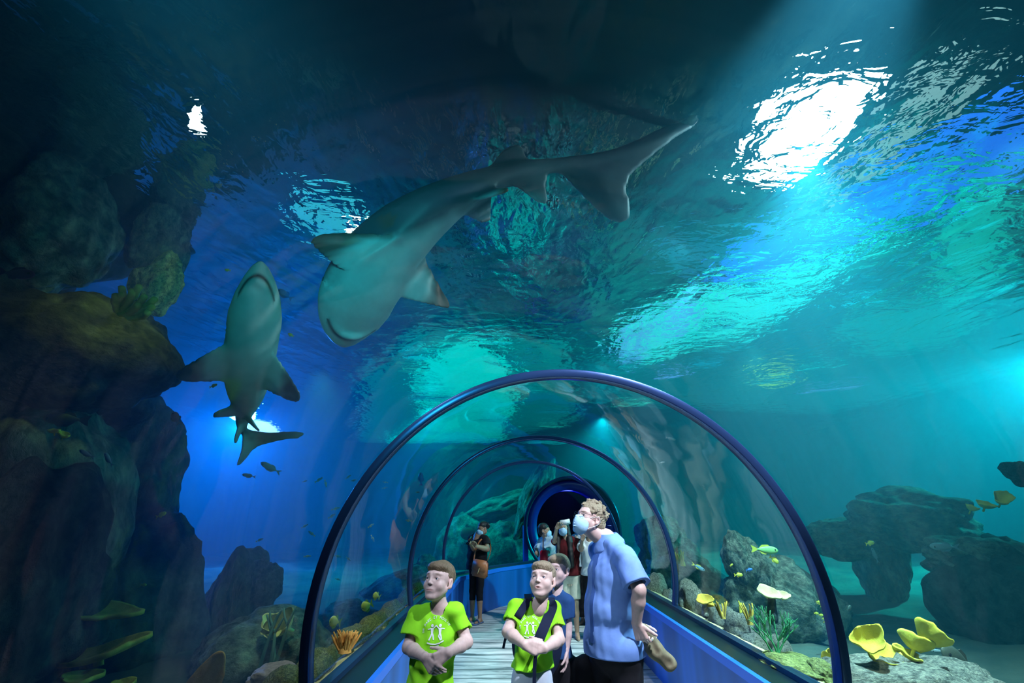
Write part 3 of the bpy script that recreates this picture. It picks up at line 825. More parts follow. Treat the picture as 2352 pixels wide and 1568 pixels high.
def shark(name, spine, ups, length, label, warm=0.0, fat=1.0, pect=None, dark=0.0, pdir=None):
    """spine: world points snout..tail tip; ups: world vectors the back points to at those points"""
    v = SH_V.copy()
    if pect:      # (sweep, reach) of the pectoral fins on the -y and +y side
        ax_ = np.abs(v[:, 1]) - .065
        for sg, (sw, rc) in zip((-1, 1), pect):
            m = (v[:, 1] * sg > .065) & (v[:, 0] < .48) & (v[:, 0] > .22)
            v[m, 0] -= sw * ax_[m]; v[m, 1] = sg * (.065 + ax_[m] * rc)
    x = np.clip(v[:, 0], 0, 1)
    P = spline([tuple(p) for p in spine], x)
    e = 1e-3
    T = spline([tuple(p) for p in spine], np.clip(x + e, 0, 1)) - spline([tuple(p) for p in spine], np.clip(x - e, 0, 1))
    T /= np.linalg.norm(T, axis=1)[:, None]
    U = spline([tuple(u) for u in ups], x); U -= T * (U * T).sum(1)[:, None]; U /= np.linalg.norm(U, axis=1)[:, None]
    S = np.cross(T, U)      # right side
    ext = (v[:, 0] - x)[:, None] * length
    W = P + (S * v[:, 1:2] + U * v[:, 2:3]) * length * fat + T * ext
    if pdir is not None:      # one pectoral fin spread in a given world direction
        D = unit_(pdir); j = int(np.argmin(np.abs(x - .30))); sg = 1 if S[j] @ D > 0 else -1
        m = (v[:, 1] * sg > .055) & (SH_V[:, 0] < .48) & (SH_V[:, 0] > .22); a = (v[m, 1] * sg - .055)[:, None]
        w = smooth01(a[:, 0], 0, .03)[:, None]; q = P[m] + T[m] * ext[m] + (S[m] * sg * .055 + D * a + U[m] * (v[m, 2:3] + .30 * a)) * length * fat
        W[m] = W[m] * (1 - w) + q * w
    # countershading: pale belly, dark back, dusky fin rims
    v = SH_V; dors = smooth01(v[:, 2] + dark * smooth01(v[:, 0], .2, .42) + .12 * np.maximum(0, x - .62), -.006, .030)
    nz = np.array([mnoise.noise(Vector((a[0] * 30, a[1] * 30, a[2] * 30))) for a in v])
    dors = np.clip(dors + nz * .25 * (dors > .05) * (dors < .95), 0, 1)
    pale = np.array((.36, .50, .49)); back = np.array((.055, .060, .070))
    c = pale[None] * (1 - dors[:, None]) + back[None] * dors[:, None]
    ay = np.abs(v[:, 1])
    tip = np.clip(smooth01(ay, .100, .160) * (v[:, 0] < .48) + smooth01(ay, .062, .088) * (v[:, 0] > .52) * (v[:, 0] < .66), 0, 1)
    trail = smooth01(v[:, 0], .385, .415) * (ay > .07) * (v[:, 0] < .47)
    tip = np.clip(np.maximum(tip, trail * .8) + nz * .25 * (tip > .05), 0, 1)
    tc = np.array((.03 + .10 * warm, .028 + .03 * warm, .03))
    c = c * (1 - tip[:, None]) + tc[None] * tip[:, None]
    lowt = smooth01(v[:, 0], .66, .74) * .75
    c = c * (1 - lowt[:, None]) + np.array((.10, .12, .13))[None] * lowt[:, None]
    mouth = (v[:, 0] > .045) & (v[:, 0] < .135) & (v[:, 2] < -.016)
    # the mouth line itself: dark band where the cut lies
    a_ = np.clip(v[:, 1] / .046, -1.15, 1.15); lx = .060 + .055 * np.abs(a_) ** 2
    m = np.exp(-((v[:, 0] - lx) / .0095) ** 2) * (np.abs(a_) < 1.12) * (v[:, 2] < 0)
    c = c * (1 - .97 * m[:, None]) + np.array((.006, .007, .008))[None] * .97 * m[:, None]
    o = mesh_np(name, W, SH_Q, SHM, col=c)
    return tag(o, label, 'shark')
SHM = vcol_mat('shark_skin', .5, .35, bump=(9, .12, .01))
C0 = Vector((0, 0, CAM_H)); IMU = Vector((0, -ST, CT)); IMR = Vector((1, 0, 0))
def away(p): return (Vector(p) - C0).normalized()
Lf = lambda P: sum((Vector(b) - Vector(a)).length for a, b in zip(P, P[1:]))
s1 = [at(598, 598, 4.0), at(592, 680, 4.0), at(580, 775, 4.1), at(570, 850, 4.3), at(564, 908, 4.6), at(558, 950, 4.95), at(556, 990, 5.2), at(588, 1022, 5.35), at(640, 1058, 5.4)]
u1 = [away(p) * (1 - .8 * max(0, i - 4) / 4) + IMR * .14 + IMU * (.9 * max(0, i - 5) / 3) + IMR * (.15 * max(0, i - 5) / 3) for i, p in enumerate(s1)]
sh1 = shark('shark', s1, u1, Lf(s1) * 1.0, 'shark at left swimming upright with its pale belly and open mouth towards the glass', 0, fat=.92, pect=((.2, .80), (.2, .80)))
s2 = [at(788, 800, 3.75), at(803, 735, 3.7), at(840, 650, 3.62), at(905, 562, 3.6), at(1005, 485, 3.6), at(1125, 425, 3.75), at(1265, 392, 3.9), at(1430, 405, 4.0), at(1600, 402, 4.05)]
PU = (-IMR * .62 + IMU * .78)
wt = [.0, .12, .34, .72, .97, 1, 1, 1, 1]
u2 = []
for i, p in enumerate(s2):
    pu = PU * (1 - i / 8) + IMU * (i / 8)
    u2.append(away(p) * (1 - wt[i] * .97) + pu * wt[i] + IMR * (-.25 * (1 - wt[i])))
sh2 = shark('shark', s2, u2, Lf(s2), 'large shark with dark striped back curving overhead across the middle', 1, fat=1.0, pect=((.45, .75), (.45, .75)), dark=.05, pdir=-IMR * .92 + IMU * .22 - away(s2[2]) * .1)
# ------------------------------------------------------------------ people
def V3(p): return np.array(tuple(p), float)
def unit(v): v = np.array(v, float); return v / (np.linalg.norm(v) + 1e-12)
def axis(lo, hi, coarse, fines):
    fines = sorted([(max(lo, a), min(hi, b), f) for a, b, f in fines if b > lo and a < hi])
    mg = []
    for a, b, f in fines:
        if mg and a <= mg[-1][1] + coarse: mg[-1] = (mg[-1][0], max(b, mg[-1][1]), min(f, mg[-1][2]))
        else: mg.append((a, b, f))
    out = []; x = lo
    for a, b, f in mg:
        if a > x: out += list(np.linspace(x, a, max(2, int((a - x) / coarse) + 1))[:-1])
        out += list(np.linspace(a, b, max(2, int((b - a) / f) + 1))[:-1]); x = b
    out += list(np.linspace(x, hi, max(2, int((hi - x) / coarse) + 1)))
    return np.array(out)
def ccone(F, a, b, ra, rb, k, p, n, op='+'):
    """cone cut flat: material beyond plane (p, n) is removed before it is joined"""
    a, b, p, n = V3(a), V3(b), V3(p), unit(n)
    r = max(ra, rb) + k * 1.2 + .02
    sl = F.box(np.minimum(a, b) - r, np.maximum(a, b) + r)
    if sl is None: return
    X, Y, Z = F.coords(sl); ab = b - a; L2 = float(ab @ ab) + 1e-12
    t = np.clip(((X - a[0]) * ab[0] + (Y - a[1]) * ab[1] + (Z - a[2]) * ab[2]) / L2, 0, 1)
    d = np.sqrt((X - a[0] - t * ab[0]) ** 2 + (Y - a[1] - t * ab[1]) ** 2 + (Z - a[2] - t * ab[2]) ** 2) - (ra + (rb - ra) * t)
    d = np.maximum(d, (X - p[0]) * n[0] + (Y - p[1]) * n[1] + (Z - p[2]) * n[2])
    F.put(sl, d, k, op)
def basis(fwd, up=(0, 0, 1)):
    """facing -y with up z gives r = +x (image right), u = z"""
    f = unit(fwd); r = -unit(np.cross(f, np.array(up, float))); return r, f, unit(np.cross(f, r))
class Head:
    """local axes: X = image right when facing the viewer, Y = back of head, Z = up; unit = chin to crown"""
    def __init__(s, c, face, h, up=(0, 0, 1), child=False, roll=0):
        s.c = V3(c); s.h = h; s.child = child
        r, f, u = basis(face, up)
        if roll:
            cr, sr = math.cos(R(roll)), math.sin(R(roll)); r, u = r * cr + u * sr, u * cr - r * sr
        s.M = np.stack([r, -f, u], 1)      # columns
    def w(s, p): return s.c + s.M @ (np.array(p, float) * s.h / .22)
    def r(s, x): return x * s.h / .22
    def E(s, F, c, rad, k=.01, op='+', tilt=None):
        M = s.M
        if tilt is not None: M = M @ np.array(Matrix.Rotation(R(tilt[1]), 3, tilt[0]))
        F.ell(s.w(c), np.array(rad) * s.h / .22, M, s.r(k), op)
    def C(s, F, a, b, ra, rb, k=.006, op='+'): F.cone(s.w(a), s.w(b), s.r(ra), s.r(rb), s.r(k), op)
    def skin(s, F, nose=1.0, mouth_open=0, mask=False):
        ch = s.child
        s.E(F, (0, .018, .034), (.071, .087, .076), .02)
        s.E(F, (0, -.022, .012), (.060, .060, .058), .02)
        s.E(F, (0, -.026, -.040), (.054 if ch else .056, .050, .060), .02)
        s.E(F, (0, -.058, -.088), (.020, .017, .015), .02)                      # chin
        s.E(F, (0, -.052, -.010), (.040, .030, .050), .02)                      # mid face
        for q in (-1, 1):
            s.E(F, (q * .037, -.040, -.030), (.026, .031, .028), .014)         # cheek
            s.C(F, (q * .052, -.002, -.040), (q * .018, -.050, -.084), .015, .012, .02)   # jaw
            s.C(F, (q * .013, -.0775, .0215), (q * .040, -.066, .0235), .0068, .0062, .010)  # brow
            s.E(F, (q * .030, -.0885, .001), (.0165, .0125, .0105), .009, '-')   # socket
            s.E(F, (q * .030, -.0640, .000), (.0142, .0155, .0125), .004)     # lids
            s.E(F, (q * .030, -.0830, -.0002), (.0122, .0105, .0050), .0012, '-')   # eye opening
            # ear
            s.E(F, (q * .073, .012, -.006), (.008, .017, .030), .006, '+', ('X', -12))
            s.E(F, (q * .081, .008, -.004), (.006, .010, .019), .003, '-', ('X', -12))
            s.C(F, (q * .070, .0, -.030), (q * .073, .004, -.024), .006, .007, .005)
        nl = 0 if ch else .006
        s.C(F, (0, -.0775, .012), (0, -.0895 - nl, -.022 - nl * .5), .0062, .0080 + nl * .2, .007)
        s.E(F, (0, -.0905 - nl, -.0250 - nl * .5), (.0092, .0088, .0072), .005)
        for q in (-1, 1):
            s.E(F, (q * .0098, -.0850 - nl * .6, -.0275 - nl * .5), (.0056, .0072, .0052), .004)
            s.E(F, (q * .0052, -.0935 - nl, -.0335 - nl * .5), (.0026, .0036, .0028), .002, '-')
        s.E(F, (0, -.0675, -.056), (.026, .0120, .015), .014)
        s.E(F, (0, -.0775, -.0520), (.0170, .0045, .0030), .005)
        s.E(F, (0, -.0768, -.0610), (.0145, .0048, .0036), .005)
        if mouth_open: s.E(F, (0, -.082, -.0567), (.0115, .010, .0017 * mouth_open), .002, '-')
        else: s.C(F, (-.018, -.0775, -.0572), (.018, -.0775, -.0560), .0012, .0012, .002, '-')
    def paint(s, v, c, brow=(.12, .08, .05), lip=(.55, .26, .24), blush=.1):
        q = (v - s.c) @ s.M / (s.h / .22)
        x, y, z = np.abs(q[:, 0]), q[:, 1], q[:, 2]
        def mixin(w, col):
            w = np.clip(w, 0, 1)[:, None]; c[:] = c * (1 - w) + np.array(col)[None] * w
        front = (y < -.04)
        g = lambda a, b, ra, rb: np.exp(-((x - a) / ra) ** 2 - ((z - b) / rb) ** 2) * front
        mixin(g(.030, .0225, .018, .0052) * .95, brow)
        mixin(np.clip(1.6 * np.exp(-(x / .018) ** 4 - ((z + .0568) / .0062) ** 4), 0, 1) * (y < -.066) * .5, lip)
        mixin(g(.036, -.032, .016, .014) * blush, (.75, .35, .30))
        mixin(np.exp(-(x / .020) ** 4 - ((z + .0572) / .0022) ** 2) * (y < -.068) * .7, (.10, .03, .03))
        mixin(g(.030, .001, .018, .010) * .22, (.28, .16, .14)); mixin(g(.030, .0035, .0145, .0045) * .75, (.07, .045, .04)); mixin(g(.030, -.004, .0130, .0022) * .4, (.20, .10, .09))
        mixin((x > .066) * (z < .03) * (z > -.04) * .2, (.7, .3, .25))
    def eyes(s, parent, root, iris=(.035, .065, .11), look=(0, -1, .25)):
        for q in (-1, 1):
            c = s.w((q * .030, -.0645, -.0002)); r = s.r(.0131)
            bm = bmesh.new(); bmesh.ops.create_uvsphere(bm, u_segments=20, v_segments=14, radius=r)
            L_ = unit(s.M @ np.array(look, float))
            me_cols = []
            for f in bm.faces:
                d = unit(f.calc_center_median()) @ L_
                f.material_index = 2 if d > .955 else (1 if d > .80 else 0)
            o = from_bm('eye', bm, None, parent); o.location = Vector(c) - Vector(root)
            for m_ in (EYE_W, iris_mat(iris), EYE_P): o.data.materials.append(m_)
EYE_W = mat('eye_white', (.78, .76, .76), .25, .5); EYE_P = mat('pupil', (.01, .01, .012), .15, .6)
_im = {}
def iris_mat(c):
    if c not in _im: _im[c] = mat('iris', c, .2, .6)
    return _im[c]
SKIN_M = vcol_mat('skin', .5, .35, bump=(60, .08, .002))
def hand(F, wr, d, n, side, L, curl=(25, 30, 35, 40), thumb=35, spread=6, k=.006):
    """wr wrist; d towards the fingers; n palm normal (the way the palm faces); side towards the thumb; L hand length"""
    wr = V3(wr); d = unit(d); n = np.array(n, float); n = unit(n - d * (n @ d)); sd = np.cross(n, d); sd = sd if sd @ np.array(side, float) > 0 else -sd
    for a in (-.14, -.05, .05, .14):
        F.cone(wr + sd * a * .6 * L, wr + d * .44 * L + sd * a * 1.15 * L, .085 * L, .072 * L, k * 1.5)
    F.ell(wr + d * .20 * L + sd * .12 * L + n * .03 * L, (.10 * L,) * 3, None, k)
    for i, (o, ln, c) in enumerate(zip((.165, .055, -.055, -.16), (.42, .47, .43, .34), curl)):
        p = wr + d * (.45 - .02 * abs(i - 1)) * L + sd * o * L
        dd = unit(d + sd * math.tan(R(spread * (1.2 - i * .8))))
        a = 0; r = .050 * L
        for seg, fr, cc in ((ln * .45, 1, c), (ln * .30, .9, c * 1.1), (ln * .25, .8, c * .7)):
            a += R(cc); e = p + (dd * math.cos(a) + n * math.sin(a)) * seg * L
            F.cone(p, e, r, r * .9, k * .35); p = e; r *= .9
    p = wr + d * .13 * L + sd * .17 * L + n * .02 * L
    t1 = unit(d * math.cos(R(thumb)) + sd * math.sin(R(thumb)) + n * .35)
    e = p + t1 * .22 * L; F.cone(p, e, .075 * L, .058 * L, k)
    t2 = unit(t1 + d * .25 + n * .35); e2 = e + t2 * .17 * L; F.cone(e, e2, .056 * L, .050 * L, k * .5)
    e3 = e2 + unit(t2 + n * .3) * .11 * L; F.cone(e2, e3, .050 * L, .042 * L, k * .5)
def torso(F, J, off=0, girth=1.0, belly=1.0, k=.05, low=True):
    As, Bs, pv, nk = J['As'], J['Bs'], J['pv'], J['nk']
    mid = (As + Bs) / 2; rt = Bs - As; rt[2] *= .3; rt = unit(rt); up = unit(mid - pv); fw = unit(np.cross(rt, up)); rt2 = np.cross(up, fw)
    M = np.stack([rt2, fw, up], 1); w = np.linalg.norm(Bs - As) / 2; J['M'] = M; L_ = np.linalg.norm(mid - pv)
    dp = w * .62 * girth
    F.ell(mid - up * .30 * L_ + fw * .0, (w * .93 * girth + off, dp + off, .36 * L_), M, k)
    F.ell(mid - up * .62 * L_ + fw * .10 * dp * belly, (w * .84 * girth * (.6 + .4 * belly) + off, dp * .96 * belly + off, .34 * L_), M, k)
    if low: F.ell(pv + up * .02, (w * .90 * girth * (.6 + .4 * belly) + off, dp * 1.02 + off, .24 * L_), M, k)
    F.cone(As + rt2 * .16 * w - up * .02 * w, Bs - rt2 * .16 * w - up * .02 * w, w * .23 + off, w * .23 + off, k * .8)
    for q_ in (As, Bs): F.cone(q_ * .75 + mid * .25, nk, w * .20 + off, w * .26 + off, k * .6)
    F.cone(mid - up * .02, nk - up * .0, w * .50, w * .30, k * .6)
    return M, w
def folds(F, amp, seed, f0=34.):
    X, Y, Z = F.coords((slice(None),) * 3); rs = np.random.RandomState(seed); d = 0
    for i in range(4):
        a = rs.normal(size=3); b = rs.normal(size=3); a[2] *= .35 if i < 2 else .9
        a *= f0 * (.6 + .5 * i) / np.linalg.norm(a); b *= f0 * .45 / np.linalg.norm(b); p1, p2 = rs.rand(2) * 6
        d = d + np.sin(a[0] * X + a[1] * Y + a[2] * Z + 1.8 * np.sin(b[0] * X + b[1] * Y + b[2] * Z + p1) + p2) * amp / (1 + .6 * i)
    F.f = F.f + d.astype(np.float32)
def cloth(name, c, rough=.85, c2=None, scale=120):
    m = mat(name, c, rough, .15); t = NT(m); co = t.coord()
    f = t.noise(co, scale, 3, .6); g = t.noise(co, 14, 4, .6)
    c2 = c2 or tuple(x * .8 for x in c)
    t.link(t.ramp(g, [(.3, c2), (.7, c)]), t.p.inputs['Base Color'])
    ad = t.node('ShaderNodeMath', operation='MULTIPLY_ADD'); ad.inputs[1].default_value = .15
    t.link(f, ad.inputs[0]); t.link(g, ad.inputs[2]); t.bump(ad.outputs[0], .18, .008)
    return m
def bounds(pts, pad):
    P = np.array(pts); return P.min(0) - pad, P.max(0) + pad
class Person:
    def __init__(s, label, J, head, skin=(.62, .42, .34), H=1.7, group=None, fine=.0035, coarse=.008, handlen=None):
        s.J = {k: V3(v) for k, v in J.items()}; J = s.J
        s.root = Vector(((J['Aa'][0] + J['Ba'][0]) / 2, (J['Aa'][1] + J['Ba'][1]) / 2, 0))
        s.e = empty('person', s.root); tag(s.e, label, 'person', group)
        s.head = head; s.H = H; s.hl = handlen or H * .108; s.skin = skin; s.fine = fine; s.coarse = coarse
        s.sc = H / 1.75
    def grid(s, pts, pad, fineboxes=(), coarse=None, fine=None):
        lo, hi = bounds(pts, pad); A = []
        for a in range(3):
            A.append(axis(lo[a], hi[a], coarse or s.coarse, [(b[0][a], b[1][a], fine or s.fine) for b in fineboxes]))
        return Field(*A)
    def out(s, name, F, m, rel=1, col=None, parent=None, paint=None):
        v, q = F.surf(); v = relax(v, q, rel, .45) if rel else v
        c = None
        if col is not None:
            c = np.tile(np.array(col, float), (len(v), 1))
            if paint: paint(v, c)
        o = mesh_np(name, v - V3(s.root), q, m, parent or s.e, col=c); return o
    def body(s, arms=1.0, hands=(), legs=True, bare=1.0, girth=1.0, belly=1.0, paint=None, headkw=None, armr=1.0, browc=(.12, .08, .05)):
        J, k = s.J, s.sc; h = s.head
        fb = [(h.c - .62 * h.h, h.c + .62 * h.h)]
        for wr, d, *_ in hands:
            c = V3(wr) + unit(d) * s.hl * .5; fb.append((c - s.hl * .68, c + s.hl * .68))
        pts = list(J[a] for a in J if a != 'M') + [h.c + (0, 0, .7 * h.h)] + [b for f in fb for b in f]
        pts = [p for p in pts]; lo, hi = bounds(pts, .1); 
        F = s.grid(pts, .10, fb)
        torso(F, J, 0, girth * .93, belly * .95, .04)
        nkr = .22 * np.linalg.norm(J['Bs'] - J['As']) * .5 + .013
        F.cone(J['nk'] - (0, 0, .02), h.w((0, .022, -.055)), nkr * 1.05, nkr, .02)
        ar = armr * k
        for a in 'AB':
            sh, el, wr = J[a + 's'], J[a + 'e'], J[a + 'w']
            F.cone(sh - (0, 0, .008), el, .039 * ar, .034 * ar, .02); F.cone(el, el + (wr - el) * .35, .036 * ar, .036 * ar, .015)
            F.cone(el + (wr - el) * .35, wr, .036 * ar, .0245 * ar, .015)
            if legs:
                hp, kn, an = J[a + 'h'], J[a + 'k'], J[a + 'a']
                F.cone(hp, kn, .078 * k * girth, .052 * k, .03); F.cone(kn, kn + (an - kn) * .35, .051 * k, .053 * k, .02); F.cone(kn + (an - kn) * .35, an, .053 * k, .033 * k, .02)
                fd = unit(J.get(a + 'f', np.array([0, -1., 0])))
                F.cone(an + (0, 0, -.02 * k), an + fd * .05 * k - np.array((0, 0, an[2] - .035 * k)) * 1.0, .036 * k, .034 * k, .02)
                F.cone(np.array((an[0], an[1], .034 * k)) - fd * .04 * k, np.array((an[0], an[1], .024 * k)) + fd * .15 * k, .032 * k, .024 * k, .02)
        for hd in hands: hand(F, *hd[:4], s.hl, **(hd[4] if len(hd) > 4 else {}))
        h.skin(F, **(headkw or {}))
        def pt(v, c):
            n_ = np.array([mnoise.noise(Vector(a * 18)) for a in v[::1]]) if len(v) < 90000 else 0
            c *= (1 + .05 * np.asarray(n_))[:, None] if len(v) < 90000 else 1
            h.paint(v, c, brow=browc)
            if paint: paint(v, c)
        return s.out('body', F, SKIN_M, 1, s.skin, paint=pt)
    def shirt(s, m, hem, sleeve=.6, off=.014, girth=1.0, belly=1.0, amp=.0022, seed=1, name='t_shirt', neck=1.0, hem_n=(0, 0, -1), flare=1.0, ar=1.0, long_=False, k_=.045, neckdrop=0):
        J, k = s.J, s.sc; pts = [J[a] for a in ('As', 'Bs', 'Ae', 'Be', 'pv', 'nk')] + ([J['Aw'], J['Bw']] if long_ else [])
        F = s.grid(pts + [J['pv'] - (0, 0, .12)], .16 * k + .06, coarse=s.fine * 1.55)
        M, w = torso(F, J, off, girth, belly, k_)
        F.cone(J['pv'], J['pv'] - (0, 0, .16 * k), w * .88 * girth * flare, w * .92 * girth * flare, .06)
        for a in 'AB':
            sh, el, wr = J[a + 's'], J[a + 'e'], J[a + 'w']
            e = sh + (el - sh) * min(1, sleeve); d = unit(el - sh)
            if long_:
                F.cone(sh, el, .050 * k * ar + off, .044 * k * ar + off * .6, .03)
                ccone(F, el, wr, .044 * k * ar + off * .6, .036 * k * ar + .006, .02, wr - unit(wr - el) * .02, unit(wr - el))
            else:
                ccone(F, sh - (0, 0, .010), e + d * .05, .037 * k * ar + off, .055 * k * ar + off * 1.1, .03, e, d)
        folds(F, amp, seed, 52.)
        if not long_:
            for a in 'AB':
                sh, el = J[a + 's'], J[a + 'e']; e = sh + (el - sh) * min(1, sleeve); d = unit(el - sh)
                F.cone(e - d * .002, e + d * .12, .040 * k * ar + .005, .042 * k * ar + .007, .003, '-')
        nkc = J['nk'] + M[:, 1] * neckdrop
        F.cone(nkc + M[:, 2] * .004 + M[:, 1] * .012, nkc + M[:, 2] * .12, w * .40 * neck, w * .50 * neck, .006, '-')
        F.plane((J['pv'][0], J['pv'][1], hem), hem_n, .004)
        F.cone((J['pv'][0], J['pv'][1], hem - .05), (J['pv'][0], J['pv'][1], hem + .012), w * .55, w * .5, .003, '-')
        o = s.out(name, F, m, 1); s.shirt_o = o; return o
    def trousers(s, m, waist, ends, off=.012, girth=1.0, seed=3, amp=.002, name='shorts', coarse=None, r=1.0):
        J, k = s.J, s.sc; pts = [J[a] for a in ('pv', 'Ah', 'Bh', 'Ak', 'Bk')] + ([J['Aa'], J['Ba']] if ends < .75 else [])
        F = s.grid(pts, .14, coarse=coarse or s.coarse)
        w = np.linalg.norm(J['Bs'] - J['As']) / 2; M = J.get('M', np.eye(3))
        F.ell(J['pv'], (w * .86 * girth + off, w * .64 * girth + off, .16 * k), M, .04)
        for a in 'AB':
            hp, kn, an = J[a + 'h'], J[a + 'k'], J[a + 'a']
            L1 = np.linalg.norm(kn - hp)
            if ends <= 1:
                e = hp + (kn - hp) * ends; d = unit(kn - hp)
                ccone(F, hp, e + d * .03, .082 * k * girth * r + off, .066 * k * girth * r + off, .03, e, d)
            else:
                F.cone(hp, kn, .080 * k * girth * r + off, .056 * k * r + off, .03)
                e = kn + (an - kn) * (ends - 1); d = unit(an - kn)
                ccone(F, kn, e, .055 * k * r + off, .044 * k * r + off, .02, e - d * .01, d)
        folds(F, amp, seed, 28); F.plane((0, 0, waist), (0, 0, 1), .004)
        return s.out(name, F, m, 1)
    def hair(s, m, parts, amp=.0008, seed=2, freq=260, cuts=(), name='hair'):
        h = s.head; c = h.c; r = h.h * .75
        F = Field(*[np.arange(c[i] - r, c[i] + r, s.fine * .95) for i in range(3)])
        for kind, *a in parts:
            if kind == 'E': h.E(F, *a)
            else: h.C(F, *a)
        for kind, *a in cuts:
            a = list(a)
            if kind == 'E': h.E(F, a[0], a[1], a[2] if len(a) > 2 else .006, '-')
            else: h.C(F, *a, op='-')
        folds(F, amp, seed, freq)
        return s.out(name, F, m, 0)
    def extra(s, name, build, m, pts, pad=.03, res=None, parent=None, rel=1, fold=0, seed=5):
        F = s.grid([V3(p) for p in pts], pad, coarse=res or s.fine)
        build(F)
        if fold: folds(F, fold, seed, 60)
        return s.out(name, F, m, rel, parent=parent)
def hair_mat(name, c1, c2, rough=.5):
    m = mat(name, c1, rough, .35); t = NT(m); co = t.coord('Object', (90, 90, 22)); f = t.noise(co, 5, 4, .6, .3)
    t.link(t.ramp(f, [(.35, c1), (.7, c2)]), t.p.inputs['Base Color']); t.bump(f, .7, .004); return m
BOYHAIR = [('E', (0, .021, .038), (.0745, .0905, .077), .02), ('E', (0, -.043, .064), (.060, .045, .031), .02)]
BOYCUT = [('E', (0, -.125, -.032), (.085, .100, .078), .004), ('E', (0, -.02, -.085), (.1, .08, .072), .004), ('E', (0, .10, -.10), (.1, .08, .06), .006),
          ('E', (.080, -.002, -.022), (.020, .028, .040), .003), ('E', (-.080, -.002, -.022), (.020, .028, .040), .003)]
def stand(x, y, H, face=0, girth=1.0, lean=(0, 0), **over):
    """joints of a standing figure; face = degrees turned to the image left from facing the viewer"""
    a = R(face); fw = np.array((-math.sin(a), -math.cos(a), 0.)); rt = np.array((math.cos(a), -math.sin(a), 0.)); z = lambda t: np.array((0, 0, t * H))
    o = np.array((x, y, 0.)); J = {}; ln = np.array((lean[0], lean[1], 0.))
    for k, s in (('A', -1), ('B', 1)):
        J[k + 's'] = o + rt * s * .108 * H * girth + z(.805) + ln
        J[k + 'e'] = o + rt * s * .135 * H * girth + z(.625) - fw * .01 + ln * .8
        J[k + 'w'] = o + rt * s * .140 * H * girth + z(.475) + fw * .05 + ln * .5
        J[k + 'h'] = o + rt * s * .050 * H + z(.51); J[k + 'k'] = o + rt * s * .052 * H + z(.285) + fw * .015
        J[k + 'a'] = o + rt * s * .055 * H + z(.045); J[k + 'f'] = fw + rt * s * .2
    J['pv'] = o + z(.53); J['nk'] = o + z(.845) + ln * 1.1
    for k, v in over.items(): J[k] = V3(v)
    J['fw'] = fw; J['rt'] = rt
    return J
def P_(label, J, *a, **k):
    J = {q: v for q, v in J.items() if q not in ('fw', 'rt')}; return Person(label, J, *a, **k)
BLOND = hair_mat('hair_blond_brown', (.07, .05, .03), (.26, .20, .12))
SANDY = hair_mat('hair_sandy', (.13, .10, .06), (.42, .35, .24))
BLACKH = hair_mat('hair_black', (.006, .005, .006), (.025, .022, .024), .35)
GREEN = cloth('lime_cotton', (.30, .80, .03), .85, (.24, .70, .02)); NAVY = cloth('navy_cotton', (.02, .07, .20), .85, (.012, .05, .15))
CHAM = cloth('blue_shirt_cotton', (.20, .36, .78), .8, (.16, .30, .70)); BLK = cloth('black_cotton', (.008, .008, .011), .8, (.012, .012, .016))
PALE = cloth('pale_denim', (.50, .58, .66), .85, (.40, .48, .58)); WHITE = cloth('white_cotton', (.72, .76, .78), .85, (.60, .66, .70))
SKYB = cloth('pale_blue_cotton', (.48, .68, .78), .85, (.38, .58, .70)); CREAM = cloth('cream_cotton', (.70, .68, .55), .85, (.55, .52, .42))
RED_ = cloth('dark_red_cotton', (.12, .01, .015), .85, (.06, .008, .01)); DKGREY = cloth('grey_cotton', (.10, .11, .12), .85, (.07, .08, .09))
PRINT = mat('white_print', (.80, .88, .88), .7, .2); MASK = cloth('mask_blue', (.42, .68, .88), .8, (.34, .60, .84)); MASKW = mat('mask_loop', (.75, .8, .82), .7)
SPEC = mat('spectacle_metal', (.02, .02, .02), .3, .5, .6); LEATHER = noise_mat('brown_leather', (.38, .13, .05), (.52, .20, .08), 14, .42, .4, .25, 60, .003)
BRASS = mat('brass', (.75, .55, .25), .3, .5, 1); NYL = cloth('navy_webbing', (.010, .018, .05), .7, (.008, .014, .035)); PHONE = mat('phone_glass', (.01, .01, .012), .12, .6)

def decal(shirt, root, origin, right, up, fw, shapes, m, name='shirt_print', lift=.0025, cell=.004):
    """flat printed shapes laid on the cloth: polygons in (u, v) metres, projected along -fw"""
    me = shirt.data; vs = [v.co + Vector(root) for v in me.vertices]
    bvh = BVHTree.FromPolygons(vs, [tuple(p.vertices) for p in me.polygons])
    o, r, u, f = [Vector(tuple(a)) for a in (origin, right, up, fw)]
    bm = bmesh.new()
    for poly in shapes:
        fc = bm.faces.new([bm.verts.new((a, b, 0)) for a, b in poly])
    bmesh.ops.triangulate(bm, faces=bm.faces[:])
    for _ in range(3):
        es = [e for e in bm.edges if e.calc_length() > cell * 2.2]
        if not es: break
        bmesh.ops.subdivide_edges(bm, edges=es, cuts=1, use_grid_fill=False); bmesh.ops.triangulate(bm, faces=bm.faces[:])
    for v in bm.verts:
        p = o + r * v.co.x + u * v.co.y + f * .5
        h = bvh.ray_cast(p, -f, 1.0)
        q = h[0] if h[0] is not None else o + r * v.co.x + u * v.co.y
        v.co = q + f * lift - Vector(root)
    return from_bm(name, bm, m, shirt, smooth=True)
def stroke(pts, w):
    """thick polyline as polygons"""
    out = []
    for a, b in zip(pts, pts[1:]):
        d = Vector((b[0] - a[0], b[1] - a[1])); n = Vector((-d.y, d.x)).normalized() * w / 2; e = d.normalized() * w * .3
        out.append([(a[0] - n.x - e.x, a[1] - n.y - e.y), (a[0] + n.x - e.x, a[1] + n.y - e.y), (b[0] + n.x + e.x, b[1] + n.y + e.y), (b[0] - n.x + e.x, b[1] - n.y + e.y)])
    return out
